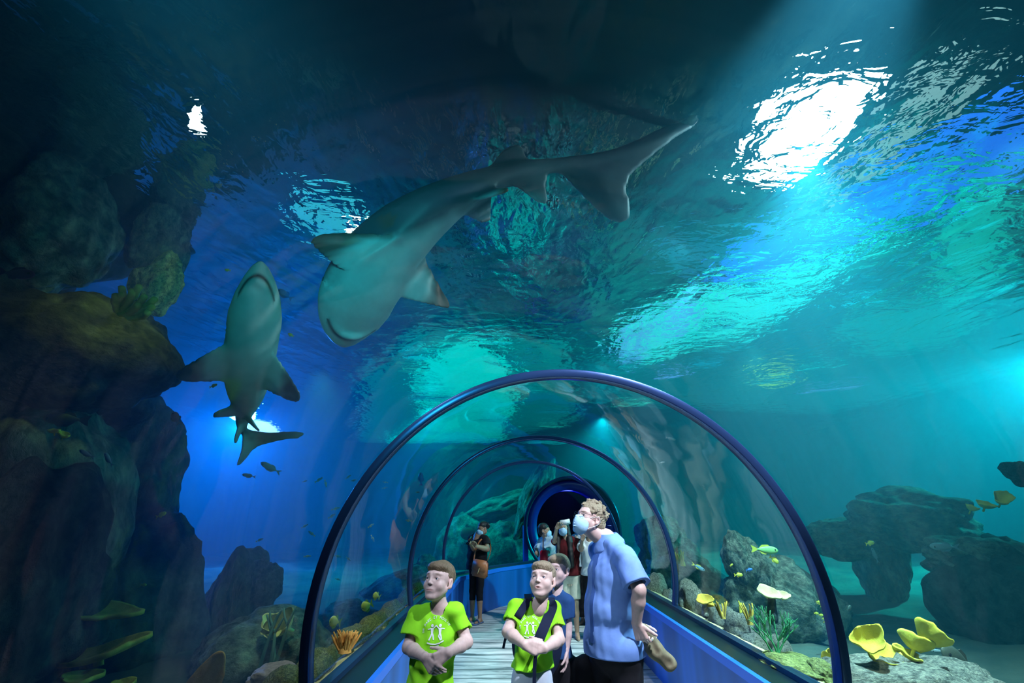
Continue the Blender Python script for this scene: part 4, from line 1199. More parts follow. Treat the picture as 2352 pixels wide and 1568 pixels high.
GLY = {  # 5-high strokes for the small arc of letters
 'U': [[(0, 5), (0, 1), (1, 0), (2, 0), (3, 1), (3, 5)]], 'N': [[(0, 0), (0, 5), (3, 0), (3, 5)]], 'P': [[(0, 0), (0, 5), (3, 5), (3, 2.5), (0, 2.5)]],
 'A': [[(0, 0), (1.5, 5), (3, 0)], [(.6, 2), (2.4, 2)]], 'R': [[(0, 0), (0, 5), (3, 5), (3, 2.5), (0, 2.5), (3, 0)]], 'C': [[(3, 5), (0, 5), (0, 0), (3, 0)]],
 'I': [[(1.5, 0), (1.5, 5)]], 'L': [[(0, 5), (0, 0), (3, 0)]], 'E': [[(3, 5), (0, 5), (0, 0), (3, 0)], [(0, 2.5), (2.4, 2.5)]], 'T': [[(1.5, 0), (1.5, 5)], [(0, 5), (3, 5)]],
 'H': [[(0, 0), (0, 5)], [(3, 0), (3, 5)], [(0, 2.5), (3, 2.5)]], 'M': [[(0, 0), (0, 5), (1.5, 2.5), (3, 5), (3, 0)]], 'O': [[(0, 0), (0, 5), (3, 5), (3, 0), (0, 0)]], ' ': []}
def emblem(s):
    S = []
    disc = lambda x, y, r, n=12: [(x + r * math.cos(2 * math.pi * i / n), y + r * math.sin(2 * math.pi * i / n)) for i in range(n)]
    for x0, m in ((-.018, 1), (.018, -1)):     # two small figures with raised arms
        S.append(disc(x0, .026, .0062))
        S += [[(x0 - .007, .017), (x0 + .007, .017), (x0 + .0045, -.004), (x0 - .0045, -.004)]]
        S += stroke([(x0 + .005 * m, .014), (x0 + .0175 * m, .027)], .0045) + stroke([(x0 - .005 * m, .014), (x0 - .018 * m, .012)], .004)
        S += stroke([(x0, -.002), (x0 - .004, -.015), (x0 - .008 * m - .003, -.029)], .006) + stroke([(x0 + .001, -.002), (x0 + .006, -.014), (x0 + .009, -.027)], .006)
    S += stroke([(-.036, -.040), (-.020, -.044), (.0, -.046), (.018, -.042), (.036, -.033)], .0052)
    S += stroke([(-.020, -.052), (.0, -.054), (.016, -.050)], .002)
    txt = 'UN PARC ET MOULIN'; n = len(txt); rad = .056
    for i, ch in enumerate(txt):
        a = R(178 - 150 * i / (n - 1)); c = Vector((math.cos(a), math.sin(a))); tg = Vector((math.sin(a), -math.cos(a)))
        for st in GLY[ch]:
            S += stroke([tuple(Vector((0, -.002)) + c * (rad + y * .0017) + tg * ((x - 1.5) * .0019)) for x, y in st], .0014)
    return [[(a * s, b * s) for a, b in p] for p in S]

# ------------------------------------------------------------------ boy at left in the lime T-shirt
y0 = 2.80
J = stand(-.42, y0, 1.44, 6)
J.update({k: V3(v) for k, v in dict(As=at_y(955, 1410, y0 + .02), Bs=at_y(1051, 1405, y0), Ae=at_y(938, 1486, y0 - .03), Be=at_y(1072, 1474, y0 - .03),
          Aw=at_y(975, 1508, y0 - .17), Bw=at_y(1030, 1498, y0 - .19), nk=at_y(1010, 1398, y0)).items()})
J['pv'] = V3(((J['As'][0] + J['Bs'][0]) / 2 - .015, y0, .79))
hd = Head(at_y(1008, 1335, y0 - .01), (-.38, -.86, .30), .212, child=True)
b = P_('boy in a lime green T-shirt with hands joined, at left beside the near arch', J, hd, skin=(.62, .46, .42), H=1.44, fine=.0028, handlen=.145)
b.body(hands=[(J['Aw'], (.72, -.35, -.60), (.35, .85, .1), (.5, -.3, .8), dict(curl=(12, 22, 28, 30))), (J['Bw'], (-.80, -.10, -.42), (-.2, .95, -.2), (-.4, -.3, .8), dict(curl=(24, 34, 40, 45)))], girth=.98, armr=1.05)
hd.eyes(b.e, b.root, look=(-.12, -1, .16))
sh = b.shirt(GREEN, .78, .62, .012, 1.06, .98, .0042, 4, neck=1.0, flare=1.02)
fw = V3((-.08, -1, 0)); ctr = (J['As'] + J['Bs']) / 2
decal(sh, b.root, at_y(996, 1457, y0 - .12), (.99, -.1, 0), (0, 0, 1), (-.08, -1, 0), emblem(1.12), PRINT)
b.trousers(PALE, .80, .9, seed=5)
b.hair(BLOND, BOYHAIR, cuts=BOYCUT)
# ------------------------------------------------------------------ boy in the middle with a backpack
y0 = 2.95
J = stand(.13, y0, 1.42, 14)
J.update({k: V3(v) for k, v in dict(As=at_y(1184, 1394, y0 - .0), Bs=at_y(1271, 1398, y0 + .02), Ae=at_y(1166, 1450, y0 - .05), Be=at_y(1284, 1468, y0 - .03),
          Aw=at_y(1205, 1480, y0 - .19), Bw=at_y(1252, 1488, y0 - .19), nk=at_y(1238, 1390, y0 - .02)).items()})
J['pv'] = V3(((J['As'][0] + J['Bs'][0]) / 2 - .02, y0, .83))
hd = Head(at_y(1246, 1332, y0 - .02), (-.34, -.88, .34), .208, child=True)
b2 = P_('boy in a lime green T-shirt wearing backpack straps, between the other boy and the man', J, hd, skin=(.62, .46, .41), H=1.42, fine=.0028, handlen=.14)
b2.body(hands=[(J['Aw'], (.85, -.25, -.20), (.15, .9, -.3), (.2, -.2, .9), dict(curl=(38, 42, 46, 48), thumb=25)), (J['Bw'], (-.90, -.15, .10), (.1, .9, -.3), (-.1, -.2, .9), dict(curl=(30, 38, 42, 46), thumb=25))],
        girth=.96, headkw=dict(mouth_open=2.0), armr=1.05)
hd.eyes(b2.e, b2.root, look=(-.12, -1, .2))
sh = b2.shirt(GREEN, .895, .62, .013, 1.05, .96, .0045, 9, neck=1.0, flare=1.05)
decal(sh, b2.root, at_y(1214, 1447, y0 - .12), (.98, -.2, 0), (.0, 0, 1), (-.2, -1, 0), emblem(.92), PRINT)
b2.trousers(PALE, .93, .95, seed=6, off=.018)
b2.hair(SANDY, BOYHAIR, seed=4, cuts=BOYCUT)
# backpack
def pack(F):
    c = (J['As'] + J['Bs']) / 2
    F.ell(c + (0.02, .19, -.20), (.15, .075, .21), None, .02); F.ell(c + (0.02, .25, -.28), (.11, .05, .11), None, .02)
pe = empty('backpack', b2.root); tag(pe, 'dark navy backpack on the back of the middle boy', 'backpack')
def bp_part(name, build, m, pts, res=.006, fold=.001):
    F = b2.grid([V3(p) for p in pts], .05, coarse=res); build(F)
    if fold: folds(F, fold, 3, 60)
    return b2.out(name, F, m, 1, parent=pe)
c_ = (J['As'] + J['Bs']) / 2
bp_part('bag', pack, NYL, [c_ + (-.17, .1, -.45), c_ + (.2, .32, .05)], .008)
def ribbon(name, pts, w, m, parent, root, th=.006, nrm=(0, -1, 0)):
    """flat strap following points"""
    P = spline([tuple(p) for p in pts], np.linspace(0, 1, 6 * len(pts))); v, f = [], []
    for i, p in enumerate(P):
        t = unit(P[min(i + 1, len(P) - 1)] - P[max(i - 1, 0)]); n = np.array(nrm, float) if not callable(nrm) else nrm(i / len(P)); s = unit(np.cross(t, n)); n = np.cross(s, t)
        for a, b_ in ((-1, -1), (1, -1), (1, 1), (-1, 1)): v.append(p + s * a * w / 2 + n * b_ * th / 2 - V3(root))
    for i in range(len(P) - 1):
        k = 4 * i
        for e in range(4): f.append((k + e, k + (e + 1) % 4, k + 4 + (e + 1) % 4, k + 4 + e))
    f += [(3, 2, 1, 0), (len(v) - 4, len(v) - 3, len(v) - 2, len(v) - 1)]
    return from_pydata(name, v, f, m, parent, smooth=False)
def onto(sh, root, pts, lift=.006, fw=(-.2, -1, 0)):
    vs = [v.co + Vector(root) for v in sh.data.vertices]; bvh = BVHTree.FromPolygons(vs, [tuple(p.vertices) for p in sh.data.polygons]); f = Vector(fw).normalized(); o = []
    for p in pts:
        h = bvh.ray_cast(Vector(p) + f * .6, -f, 1.2); o.append((h[0] if h[0] is not None else Vector(p)) + f * lift)
    return o
ya = y0 - .1
st1 = onto(sh, b2.root, [at_y(1216, 1372, y0 + .02), at_y(1208, 1385, ya), at_y(1197, 1402, ya), at_y(1186, 1420, ya), at_y(1178, 1432, ya)])
ribbon('shoulder_strap', [st1[0] + Vector((0, .08, .01))] + st1 + [at_y(1168, 1440, y0 + .05)], .042, NYL, pe, b2.root)
st2 = onto(sh, b2.root, [at_y(1266, 1382, y0), at_y(1265, 1398, ya), at_y(1257, 1420, ya), at_y(1247, 1445, ya), at_y(1240, 1462, ya), at_y(1236, 1474, ya)])
ribbon('shoulder_strap', [st2[0] + Vector((0, .08, .01))] + st2, .055, NYL, pe, b2.root, .010)
ribbon('strap_tail', [st2[-1], at_y(1232, 1492, y0 - .2), at_y(1228, 1530, y0 - .2), at_y(1227, 1580, y0 - .19)], .018, NYL, pe, b2.root)
ribbon('strap_tail', [at_y(1170, 1440, y0 + .06), at_y(1160, 1470, y0 + .10), at_y(1156, 1488, y0 + .12)], .014, NYL, pe, b2.root)
# ------------------------------------------------------------------ third boy, behind
y0 = 3.55
J = stand(.42, y0, 1.44, 22)
J.update({k: V3(v) for k, v in dict(As=at_y(1252, 1376, y0 + .02), Bs=at_y(1306, 1378, y0 - .02), Ae=at_y(1246, 1430, y0), Be=at_y(1304, 1440, y0 - .02),
          Aw=at_y(1250, 1480, y0 - .05), Bw=at_y(1301, 1492, y0 - .05), nk=at_y(1280, 1362, y0)).items()})
J['pv'] = V3(((J['As'][0] + J['Bs'][0]) / 2 - .0, y0, .80))
hd = Head(at_y(1282, 1309, y0), (-.55, -.80, .15), .212, child=True)
b3 = P_('boy in a navy T-shirt standing half hidden behind the boy with the backpack', J, hd, skin=(.56, .42, .40), H=1.44, fine=.0038, coarse=.009, handlen=.145)
b3.body(hands=[(J['Bw'], (-.05, -.1, -1), (-.9, 0, 0), (-.3, -.9, 0), dict(curl=(15, 20, 24, 28)))], girth=.95)
hd.eyes(b3.e, b3.root, look=(-.2, -1, .2))
b3.shirt(NAVY, .80, .62, .012, 1.02, .96, .002, 14)
b3.trousers(BLK, .84, .9, seed=7, off=.02)
b3.hair(SANDY, BOYHAIR, seed=6, cuts=BOYCUT)
# ------------------------------------------------------------------ man in the blue shirt
y0 = 3.40
J = stand(.66, y0, 1.78, 55)
J.update({k: V3(v) for k, v in dict(As=at_y(1372, 1262, y0 + .17), Bs=at_y(1436, 1277, y0 - .20), Ae=at_y(1440, 1360, y0 + .24), Be=at_y(1468, 1354, y0 - .30),
          Aw=at_y(1468, 1440, y0 + .12), Bw=at_y(1462, 1430, y0 - .22), nk=at_y(1392, 1236, y0)).items()})
J['pv'] = V3(at_y(1410, 1478, y0)); hx = J['pv'][0]
fwm = V3((-.82, -.57, 0)); rtm = V3((.57, -.82, 0))
for k_, s_ in (('A', -1), ('B', 1)):
    o_ = V3((hx, y0, 0)); J[k_ + 'h'] = o_ + rtm * s_ * .09 + (0, 0, .90); J[k_ + 'k'] = o_ + rtm * s_ * .10 + (0, 0, .50); J[k_ + 'a'] = o_ + rtm * s_ * .11 + (0, 0, .08); J[k_ + 'f'] = fwm
hd = Head(at_y(1354, 1192, y0 - .02), (-.88, -.50, .36), .228, roll=0)
mn = P_('man in a blue shirt with face mask and glasses, right of the boys', J, hd, skin=(.60, .42, .38), H=1.78, fine=.0032, coarse=.009, handlen=.19)
mn.body(hands=[(J['Bw'], (.30, .05, -.95), (.6, .7, -.2), (.5, -.8, 0), dict(curl=(35, 40, 44, 48))), (J['Aw'], (.75, -.30, -.55), (-.2, -.8, -.3), (.3, -.3, .9), dict(curl=(40, 44, 48, 50)))], girth=1.02, belly=1.2, armr=1.12)
hd.eyes(mn.e, mn.root, look=(-.1, -1, .3))
sh = mn.shirt(CHAM, .855, .86, .02, 1.04, 1.2, .0020, 21, name='polo_shirt', neck=1.1, flare=1.08, k_=.05, ar=1.28)
M = J['M'] if 'M' in J else mn.J['M']; nk = mn.J['nk']
def collar(F):
    u = unit(unit(M[:, 2]) + unit(hd.c - nk) * 1.0); a_ = nk - u * .045; b_ = nk + u * .035
    F.cone(a_, b_, .112, .072, .004); F.cone(nk - u * .02 + M[:, 1] * .03 - M[:, 2] * .02, nk - u * .07 + M[:, 1] * .06, .06, .05, .02)
    F.cone(nk - u * .055, nk + u * .035, .108, .060, .002, '-'); F.cone(nk, nk + u * .12, .062, .062, .003, '-'); F.ell(nk + u * .055, (.10, .10, .032), None, .004, '-')
    F.cone(nk + M[:, 1] * .10 + u * .05, nk + M[:, 1] * .12 - u * .06, .030, .008, .004, '-')
mn.extra('collar', collar, CHAM, [nk - (.13, .13, .10), nk + (.13, .13, .10)], res=.004, parent=None)
vs_ = onto(sh, mn.root, [J['pv'] + (0, 0, .02) + fwm * .1 + (0, 0, t * .52) for t in np.linspace(.02, 1, 8)], .002, tuple(fwm))
ribbon('placket', vs_, .03, cloth('navy_facing', (.05, .12, .36)), mn.e, mn.root, .003, nrm=tuple(fwm))
mn.trousers(BLK, .90, 1.9, seed=8, off=.016, girth=1.12)
MANHAIR = [('E', (0, .024, .044), (.078, .094, .080), .02), ('E', (0, .055, -.015), (.070, .062, .062), .02)]
rs = np.random.RandomState(3)
for i in range(70):
    a = rs.uniform(0, 2 * math.pi); e = rs.uniform(-.3, 1.35); p = (.078 * math.cos(a) * math.cos(e), .024 + .094 * math.sin(a) * math.cos(e), .044 + .080 * math.sin(e))
    if p[1] < -.05 and p[2] < .075: continue
    q_ = (p[0] + rs.uniform(-.018, .018), p[1] + rs.uniform(-.015, .02), p[2] + rs.uniform(-.006, .016)); MANHAIR.append(('C', p, q_, .012, .006, .006))
mn.hair(SANDY, MANHAIR, amp=.0022, seed=8, freq=200, cuts=[('E', (0, -.125, -.036), (.080, .098, .088), .006), ('E', (0, -.02, -.10), (.1, .07, .066), .006), ('E', (.080, -.004, -.022), (.020, .026, .036), .003), ('E', (-.080, -.004, -.022), (.020, .026, .036), .003)])
def mask(p, name='face_mask', res=None, m=MASK):
    h = p.head
    F = Field(*[np.arange(h.c[i] - h.h * .62, h.c[i] + h.h * .62, res or p.fine) for i in range(3)])
    h.E(F, (0, -.052, -.056), (.064, .052, .062), .01); h.E(F, (0, -.080, -.045), (.034, .034, .045), .02)
    for z in (-.030, -.046, -.062, -.078): h.C(F, (-.052, -.070, z), (0, -.1135, z - .003), .0030, .0034, .003); h.C(F, (0, -.1135, z - .003), (.052, -.070, z), .0034, .0030, .003)
    h.E(F, (0, -.085, -.018), (.020, .030, .016), .008)
    h.E(F, (0, .03, -.02), (.12, .085, .2), .004, '-')
    o = p.out(name, F, m, 1)
    for s in (-1, 1):
        bm = bmesh.new(); pts = [V3(h.w(a)) - V3(p.root) for a in [(s * .050, -.062, -.026), (s * .064, -.03, .002), (s * .079, .012, .020), (s * .083, .030, -.006), (s * .076, .012, -.036), (s * .062, -.03, -.066), (s * .050, -.052, -.082)]]
        rr = max(.0016, (res or p.fine) * .28); prev = None
        for i, c in enumerate(pts):
            t = unit(pts[min(i + 1, 6)] - pts[max(i - 1, 0)]); a = unit(np.cross(t, (.3, .2, 1))); b_ = np.cross(t, a)
            ring = [bm.verts.new(Vector(c + (a * math.cos(x) + b_ * math.sin(x)) * rr)) for x in (0, 1.57, 3.14, 4.71)]
            if prev:
                for k in range(4): bm.faces.new((prev[k], prev[(k + 1) % 4], ring[(k + 1) % 4], ring[k]))
            prev = ring
        from_bm('ear_loop', bm, MASKW, o)
    return o
mask(mn)
def glasses(p):
    h = p.head; e = bmesh.new()
    def tube(pts, r, closed=False):
        pts = [V3(h.w(a)) - V3(p.root) for a in pts]; n = len(pts); rings = []
        for i, c in enumerate(pts):
            t = unit(pts[(i + 1) % n if closed else min(i + 1, n - 1)] - pts[(i - 1) % n if closed else max(i - 1, 0)]); a = unit(np.cross(t, (.3, .2, 1))); b_ = np.cross(t, a)
            rings.append([e.verts.new(Vector(c + (a * math.cos(x) + b_ * math.sin(x)) * r)) for x in (0, 1.57, 3.14, 4.71)])
        for i in range(n if closed else n - 1):
            A_, B_ = rings[i], rings[(i + 1) % n]
            for k in range(4): e.faces.new((A_[k], A_[(k + 1) % 4], B_[(k + 1) % 4], B_[k]))
    for s in (-1, 1):
        tube([(s * .034 + .024 * math.cos(a), -.100 + .012 * abs(math.cos(a) * (1 if math.cos(a) * s > 0 else .3)), -.001 + .017 * math.sin(a)) for a in np.linspace(0, 2 * math.pi, 18)[:-1]], .0014, True)
        tube([(s * .057, -.088, .008), (s * .078, -.04, .010), (s * .080, .008, .008), (s * .076, .03, -.012)], .0016)
    tube([(-.012, -.102, .006), (0, -.105, .009), (.012, -.102, .006)], .0014)
    return from_bm('spectacles', e, SPEC, p.e)
glasses(mn)
# the folded brown cap he holds behind his back
def cap(F):
    a, b_, c = V3(at_y(1478, 1448, 3.30)), V3(at_y(1502, 1490, 3.28)), V3(at_y(1536, 1522, 3.27))
    F.cone(a, b_, .042, .050, .03); F.cone(b_, c, .038, .045, .03); F.cone(a - (0, .06, 0), b_ - (0, .06, 0), .018, .02, .02, '-'); F.cone(b_ * .4 + c * .6 - (0, .055, 0), c * .9 + b_ * .1 - (0, .05, 0), .016, .022, .02, '-')
Fc = mn.grid([V3(at_y(1478, 1448, 3.30)), V3(at_y(1538, 1524, 3.27))], .09, coarse=.006); cap(Fc); folds(Fc, .002, 5, 60)
v, q = Fc.surf(); cc = v.mean(0); o = mesh_np('cap', v - cc, q, cloth('khaki_cloth', (.22, .19, .12), .9, (.10, .09, .06))); o.location = Vector(cc); tag(o, 'crumpled brown cap held behind the back of the man in blue', 'cap')
def dress(p, top, topkw, bottom=None, botkw=None): 
    if topkw is not None: p.shirt(top, **topkw)
    if bottom: p.trousers(bottom, **botkw)
FAR = dict(fine=.0055, coarse=.011)
def phone(loc, rot, label, size=(.075, .009, .15), m=PHONE, z=0):
    bm = bmesh.new(); r = bmesh.ops.create_cube(bm, size=1)
    for v in r['verts']: v.co = Vector((v.co.x * size[0], v.co.y * size[1], v.co.z * size[2]))
    bmesh.ops.bevel(bm, geom=bm.edges[:], offset=.003, segments=2, affect='EDGES')
    o = from_bm('phone', bm, m); o.location = loc; o.rotation_euler = [R(a) for a in rot]; tag(o, label, 'phone')
    for q in (0, 1):
        b_ = bmesh.new(); bmesh.ops.create_cone(b_, cap_ends=True, segments=14, radius1=.007, radius2=.007, depth=.003); c = from_bm('lens', b_, PHONE, o)
        c.location = (size[0] * .3, -size[1] * .6, size[2] * .4 - q * .02); c.rotation_euler = (math.pi / 2, 0, 0)
    return o
# woman with the handbag
y0 = 8.75
J = stand(-.60, y0, 1.60, 40, girth=1.08)
J.update({k: V3(v) for k, v in dict(Ae=at_y(1090, 1262, y0 - .10), Aw=at_y(1082, 1250, y0 - .32), Be=at_y(1119, 1261, y0 - .18), Bw=at_y(1093, 1254, y0 - .36)).items()})
hd = Head(at_y(1108, 1213, y0), (-.75, -.62, -.22), .225)
w1 = P_('woman in black with a hair bun and blue mask looking at her phone', J, hd, skin=(.34, .20, .13), H=1.60, **FAR, handlen=.17)
w1.body(hands=[(J['Aw'], (-.5, -.4, .75), (.5, -.4, .3), (.3, -.6, .6), dict(curl=(30, 34, 38, 40))), (J['Bw'], (-.6, -.3, .7), (-.4, -.5, .2), (-.3, -.6, .6), dict(curl=(25, 30, 34, 36)))], girth=1.12, belly=1.2, armr=1.3)
hd.eyes(w1.e, w1.root, iris=(.03, .02, .015), look=(0, -1, -.3)); mask(w1)
w1.shirt(BLK, .80, .55, .014, 1.12, 1.15, .002, 31, name='blouse', neck=1.35, neckdrop=.03, ar=1.25)
w1.trousers(BLK, .86, 1.9, off=.008, girth=1.0, seed=12)
w1.hair(BLACKH, [('E', (0, .022, .042), (.077, .093, .078), .02), ('E', (0, .115, .02), (.048, .045, .055), .02)], cuts=BOYCUT[:1] + BOYCUT[3:])
for a in 'AB':
    an = J[a + 'a']; f_ = unit(J[a + 'f'])
    F = w1.grid([an - (0, 0, .06), an + f_ * .2 - (0, 0, .06)], .07, coarse=.006); ccone(F, (an[0] - f_[0] * .06, an[1] - f_[1] * .06, .014), (an[0] + f_[0] * .17, an[1] + f_[1] * .17, .012), .042, .044, .01, (0, 0, .02), (0, 0, 1)); F.cone((an[0] + f_[0] * .08 - f_[1] * .04, an[1] + f_[1] * .08 + f_[0] * .04, .03), (an[0] + f_[0] * .08, an[1] + f_[1] * .08, .075), .012, .012, .01); F.cone((an[0] + f_[0] * .08, an[1] + f_[1] * .08, .075), (an[0] + f_[0] * .08 + f_[1] * .04, an[1] + f_[1] * .08 - f_[0] * .04, .03), .012, .012, .01)
    F.plane((0, 0, .003), (0, 0, -1)); w1.out('sandal', F, cloth('sandal_blue', (.10, .16, .30)), 1)
phone(at_y(1078, 1241, y0 - .40), (-30, 10, -50), 'dark phone held by the woman with the brown handbag')
bc = at_y(1103, 1305, y0 - .28); bag = empty('handbag', bc); tag(bag, 'brown leather shoulder bag hanging at the front of the woman in black', 'handbag')
def bx(name, sx, sy, sz, loc, m, rot=(0, 0, 0), bev=.02, par=None, taper=1.0):
    bm = bmesh.new(); r = bmesh.ops.create_cube(bm, size=1)
    for v in r['verts']:
        t = taper if v.co.z > 0 else 1; v.co = Vector((v.co.x * sx * t, v.co.y * sy * t, v.co.z * sz))
    bmesh.ops.bevel(bm, geom=bm.edges[:], offset=bev, segments=3, affect='EDGES'); o = from_bm(name, bm, m, par); o.location = loc; o.rotation_euler = [R(a) for a in rot]; return o
bag.rotation_euler = (0, R(8), R(-25))
bx('bag_body', .30, .10, .26, (0, 0, 0), LEATHER, bev=.025, par=bag, taper=.84)
bx('flap', .265, .02, .17, (0, -.055, .05), LEATHER, (-4, 0, 0), .008, bag, .95); bx('clasp', .018, .012, .09, (.01, -.075, -.03), BRASS, (0, 15, 0), .004, bag)
Rb = bag.matrix_basis if False else Matrix.Translation(bc) @ Euler((0, R(8), R(-25))).to_matrix().to_4x4()
inv = Rb.inverted()
sh1_ = [inv @ Vector(p) for p in (bc + Vector((-.11, -.02, .12)), at_y(1093, 1262, y0 - .22), at_y(1104, 1240, y0 - .17), at_y(1121, 1234, y0 - .03), at_y(1127, 1262, y0 + .02), bc + Vector((.12, .02, .12)))]
ribbon('shoulder_strap', sh1_, .022, LEATHER, bag, (0, 0, 0), .005)
# person in pale blue, seen from behind
y0 = 8.3
J = stand(.60, y0, 1.56, -130, girth=1.05)
J.update({k: V3(v) for k, v in dict(Be=at_y(1232, 1270, y0 + .02), Bw=at_y(1252, 1282, y0 + .2), Ae=at_y(1246, 1272, y0 - .20), Aw=at_y(1262, 1288, y0 - .25)).items()})
hd = Head(at_y(1251, 1218, y0), (.85, -.25, .02), .22)
p6 = P_('person in a pale blue top and mask turned away, left of the selfie taker', J, hd, skin=(.42, .27, .18), H=1.56, **FAR)
p6.body(hands=[(J['Aw'], (.6, -.2, -.5), (-.3, .5, 0), (.2, -.3, .8))]); mask(p6); hd.eyes(p6.e, p6.root, iris=(.03, .02, .015))
p6.shirt(SKYB, .80, .75, .022, 1.12, 1.1, .004, 33, name='blouse', flare=1.15, ar=1.2); p6.trousers(BLK, .85, 1.9, off=.012, seed=13)
p6.hair(BLACKH, [('E', (0, .022, .042), (.079, .095, .080), .02), ('E', (0, .05, -.02), (.070, .06, .07), .02)], cuts=BOYCUT[:1] + BOYCUT[3:])
rb = at_y(1252, 1279, y0 - .26); bag2 = empty('handbag', rb); tag(bag2, 'red shoulder bag beside the person in pale blue', 'handbag')
bx('bag_body', .16, .08, .20, (0, 0, 0), mat('red_leather', (.5, .01, .03), .4), bev=.015, par=bag2)
ribbon('shoulder_strap', [(-.03, .0, .10), (-.02, .03, .26), (0.0, .12, .36)], .018, mat('dark_strap', (.03, .02, .03), .6), bag2, (0, 0, 0), .004)
# woman taking a picture
y0 = 7.7
J = stand(.86, y0, 1.60, 10)
J.update({k: V3(v) for k, v in dict(Ae=at_y(1273, 1243, y0 - .12), Aw=at_y(1278, 1213, y0 - .30), Be=at_y(1313, 1290, y0 + .0), Bw=at_y(1314, 1322, y0 - .05)).items()})
hd = Head(at_y(1293, 1212, y0), (-.15, -1, .10), .225)
p7 = P_('woman with long black hair holding up a white phone to take a picture', J, hd, skin=(.48, .32, .22), H=1.60, **FAR)
p7.body(hands=[(J['Aw'], (.55, -.1, .75), (.3, -.9, 0), (.6, 0, .6), dict(curl=(35, 38, 42, 45))), (J['Bw'], (-.25, -.15, -.95), (-.3, -.9, 0), (-.9, .1, 0), dict(curl=(12, 14, 16, 18), spread=10))])
hd.eyes(p7.e, p7.root, iris=(.03, .02, .015)); mask(p7)
p7.shirt(RED_, .83, .6, .016, 1.05, 1.0, .003, 35, name='blouse'); p7.trousers(CREAM, .92, .85, off=.022, seed=14)
p7.hair(BLACKH, [('E', (0, .022, .042), (.079, .095, .080), .02), ('C', (-.066, .02, .02), (-.085, .0, -.20), .030, .034, .02), ('C', (.066, .02, .02), (.095, -.02, -.22), .034, .040, .02), ('E', (0, .05, -.08), (.085, .055, .10), .02)], cuts=BOYCUT[:1])
lock = p7.extra('hair_lock', lambda F: (F.cone(hd.w((.09, -.03, -.15)), hd.w((.12, -.13, -.52)), .050, .034, .02), F.cone(hd.w((-.08, -.03, -.15)), hd.w((-.08, -.12, -.42)), .045, .028, .02)), BLACKH, [hd.w((.17, -.18, -.56)), hd.w((-.15, .1, -.1))], .06, .008, fold=.002)
phone(at_y(1298, 1199, y0 - .33), (0, 80, 5), 'white phone held up by the woman with long black hair', m=mat('phone_case', (.7, .72, .75), .4))
# two visitors in white beside the man
y0 = 8.6
J = stand(1.24, y0, 1.62, 30)
J.update({k: V3(v) for k, v in dict(Ae=at_y(1318, 1262, y0), Aw=at_y(1328, 1246, y0 - .22), Be=at_y(1345, 1262, y0 - .1), Bw=at_y(1330, 1243, y0 - .25)).items()})
hd = Head(at_y(1326, 1207, y0), (-.4, -.9, .1), .225)
p8 = P_('person in a white shirt and long black skirt behind the masked face of the man', J, hd, skin=(.45, .30, .22), H=1.62, **FAR)
p8.body(hands=[(J['Aw'], (.8, -.1, .2), (0, .9, 0), (0, 0, 1)), (J['Bw'], (-.8, -.1, .3), (0, .9, 0), (0, 0, 1))]); mask(p8); hd.eyes(p8.e, p8.root, iris=(.03, .02, .015))
p8.shirt(WHITE, .86, .75, .018, 1.08, 1.05, .004, 37, name='shirt'); 
p8.extra('skirt', lambda F: (F.cone(J['pv'] + (0, 0, .08), J['pv'] - (0, 0, .66), .15, .22, .03), F.plane((0, 0, .93), (0, 0, 1)), F.plane((0, 0, .14), (0, 0, -1))), BLK, [J['pv'] + (0, 0, .1), J['pv'] - (0, 0, .75)], .26, .012, fold=.004)
p8.hair(BLACKH, [('E', (0, .022, .042), (.077, .093, .078), .02)], cuts=BOYCUT[:1] + BOYCUT[3:])
y0 = 7.55
J = stand(1.20, y0, 1.58, 35)
J.update({k: V3(v) for k, v in dict(Ae=at_y(1334, 1262, y0 - .1), Aw=at_y(1337, 1240, y0 - .28)).items()})
hd = Head(at_y(1347, 1205, y0), (-.6, -.75, .1), .22)
p9 = P_('person in a pale top and cropped black trousers mostly hidden behind the man', J, hd, skin=(.42, .27, .19), H=1.58, **FAR)
p9.body(hands=[(J['Aw'], (.3, -.1, .8), (.5, .5, 0), (-.3, -.5, .5))]); mask(p9); hd.eyes(p9.e, p9.root, iris=(.03, .02, .015))
p9.shirt(WHITE, .84, .7, .016, 1.05, 1.02, .003, 39, name='blouse'); p9.trousers(BLK, .88, 1.55, off=.02, seed=16)
p9.hair(BLACKH, [('E', (0, .022, .042), (.077, .093, .078), .02)], cuts=BOYCUT[:1] + BOYCUT[3:])
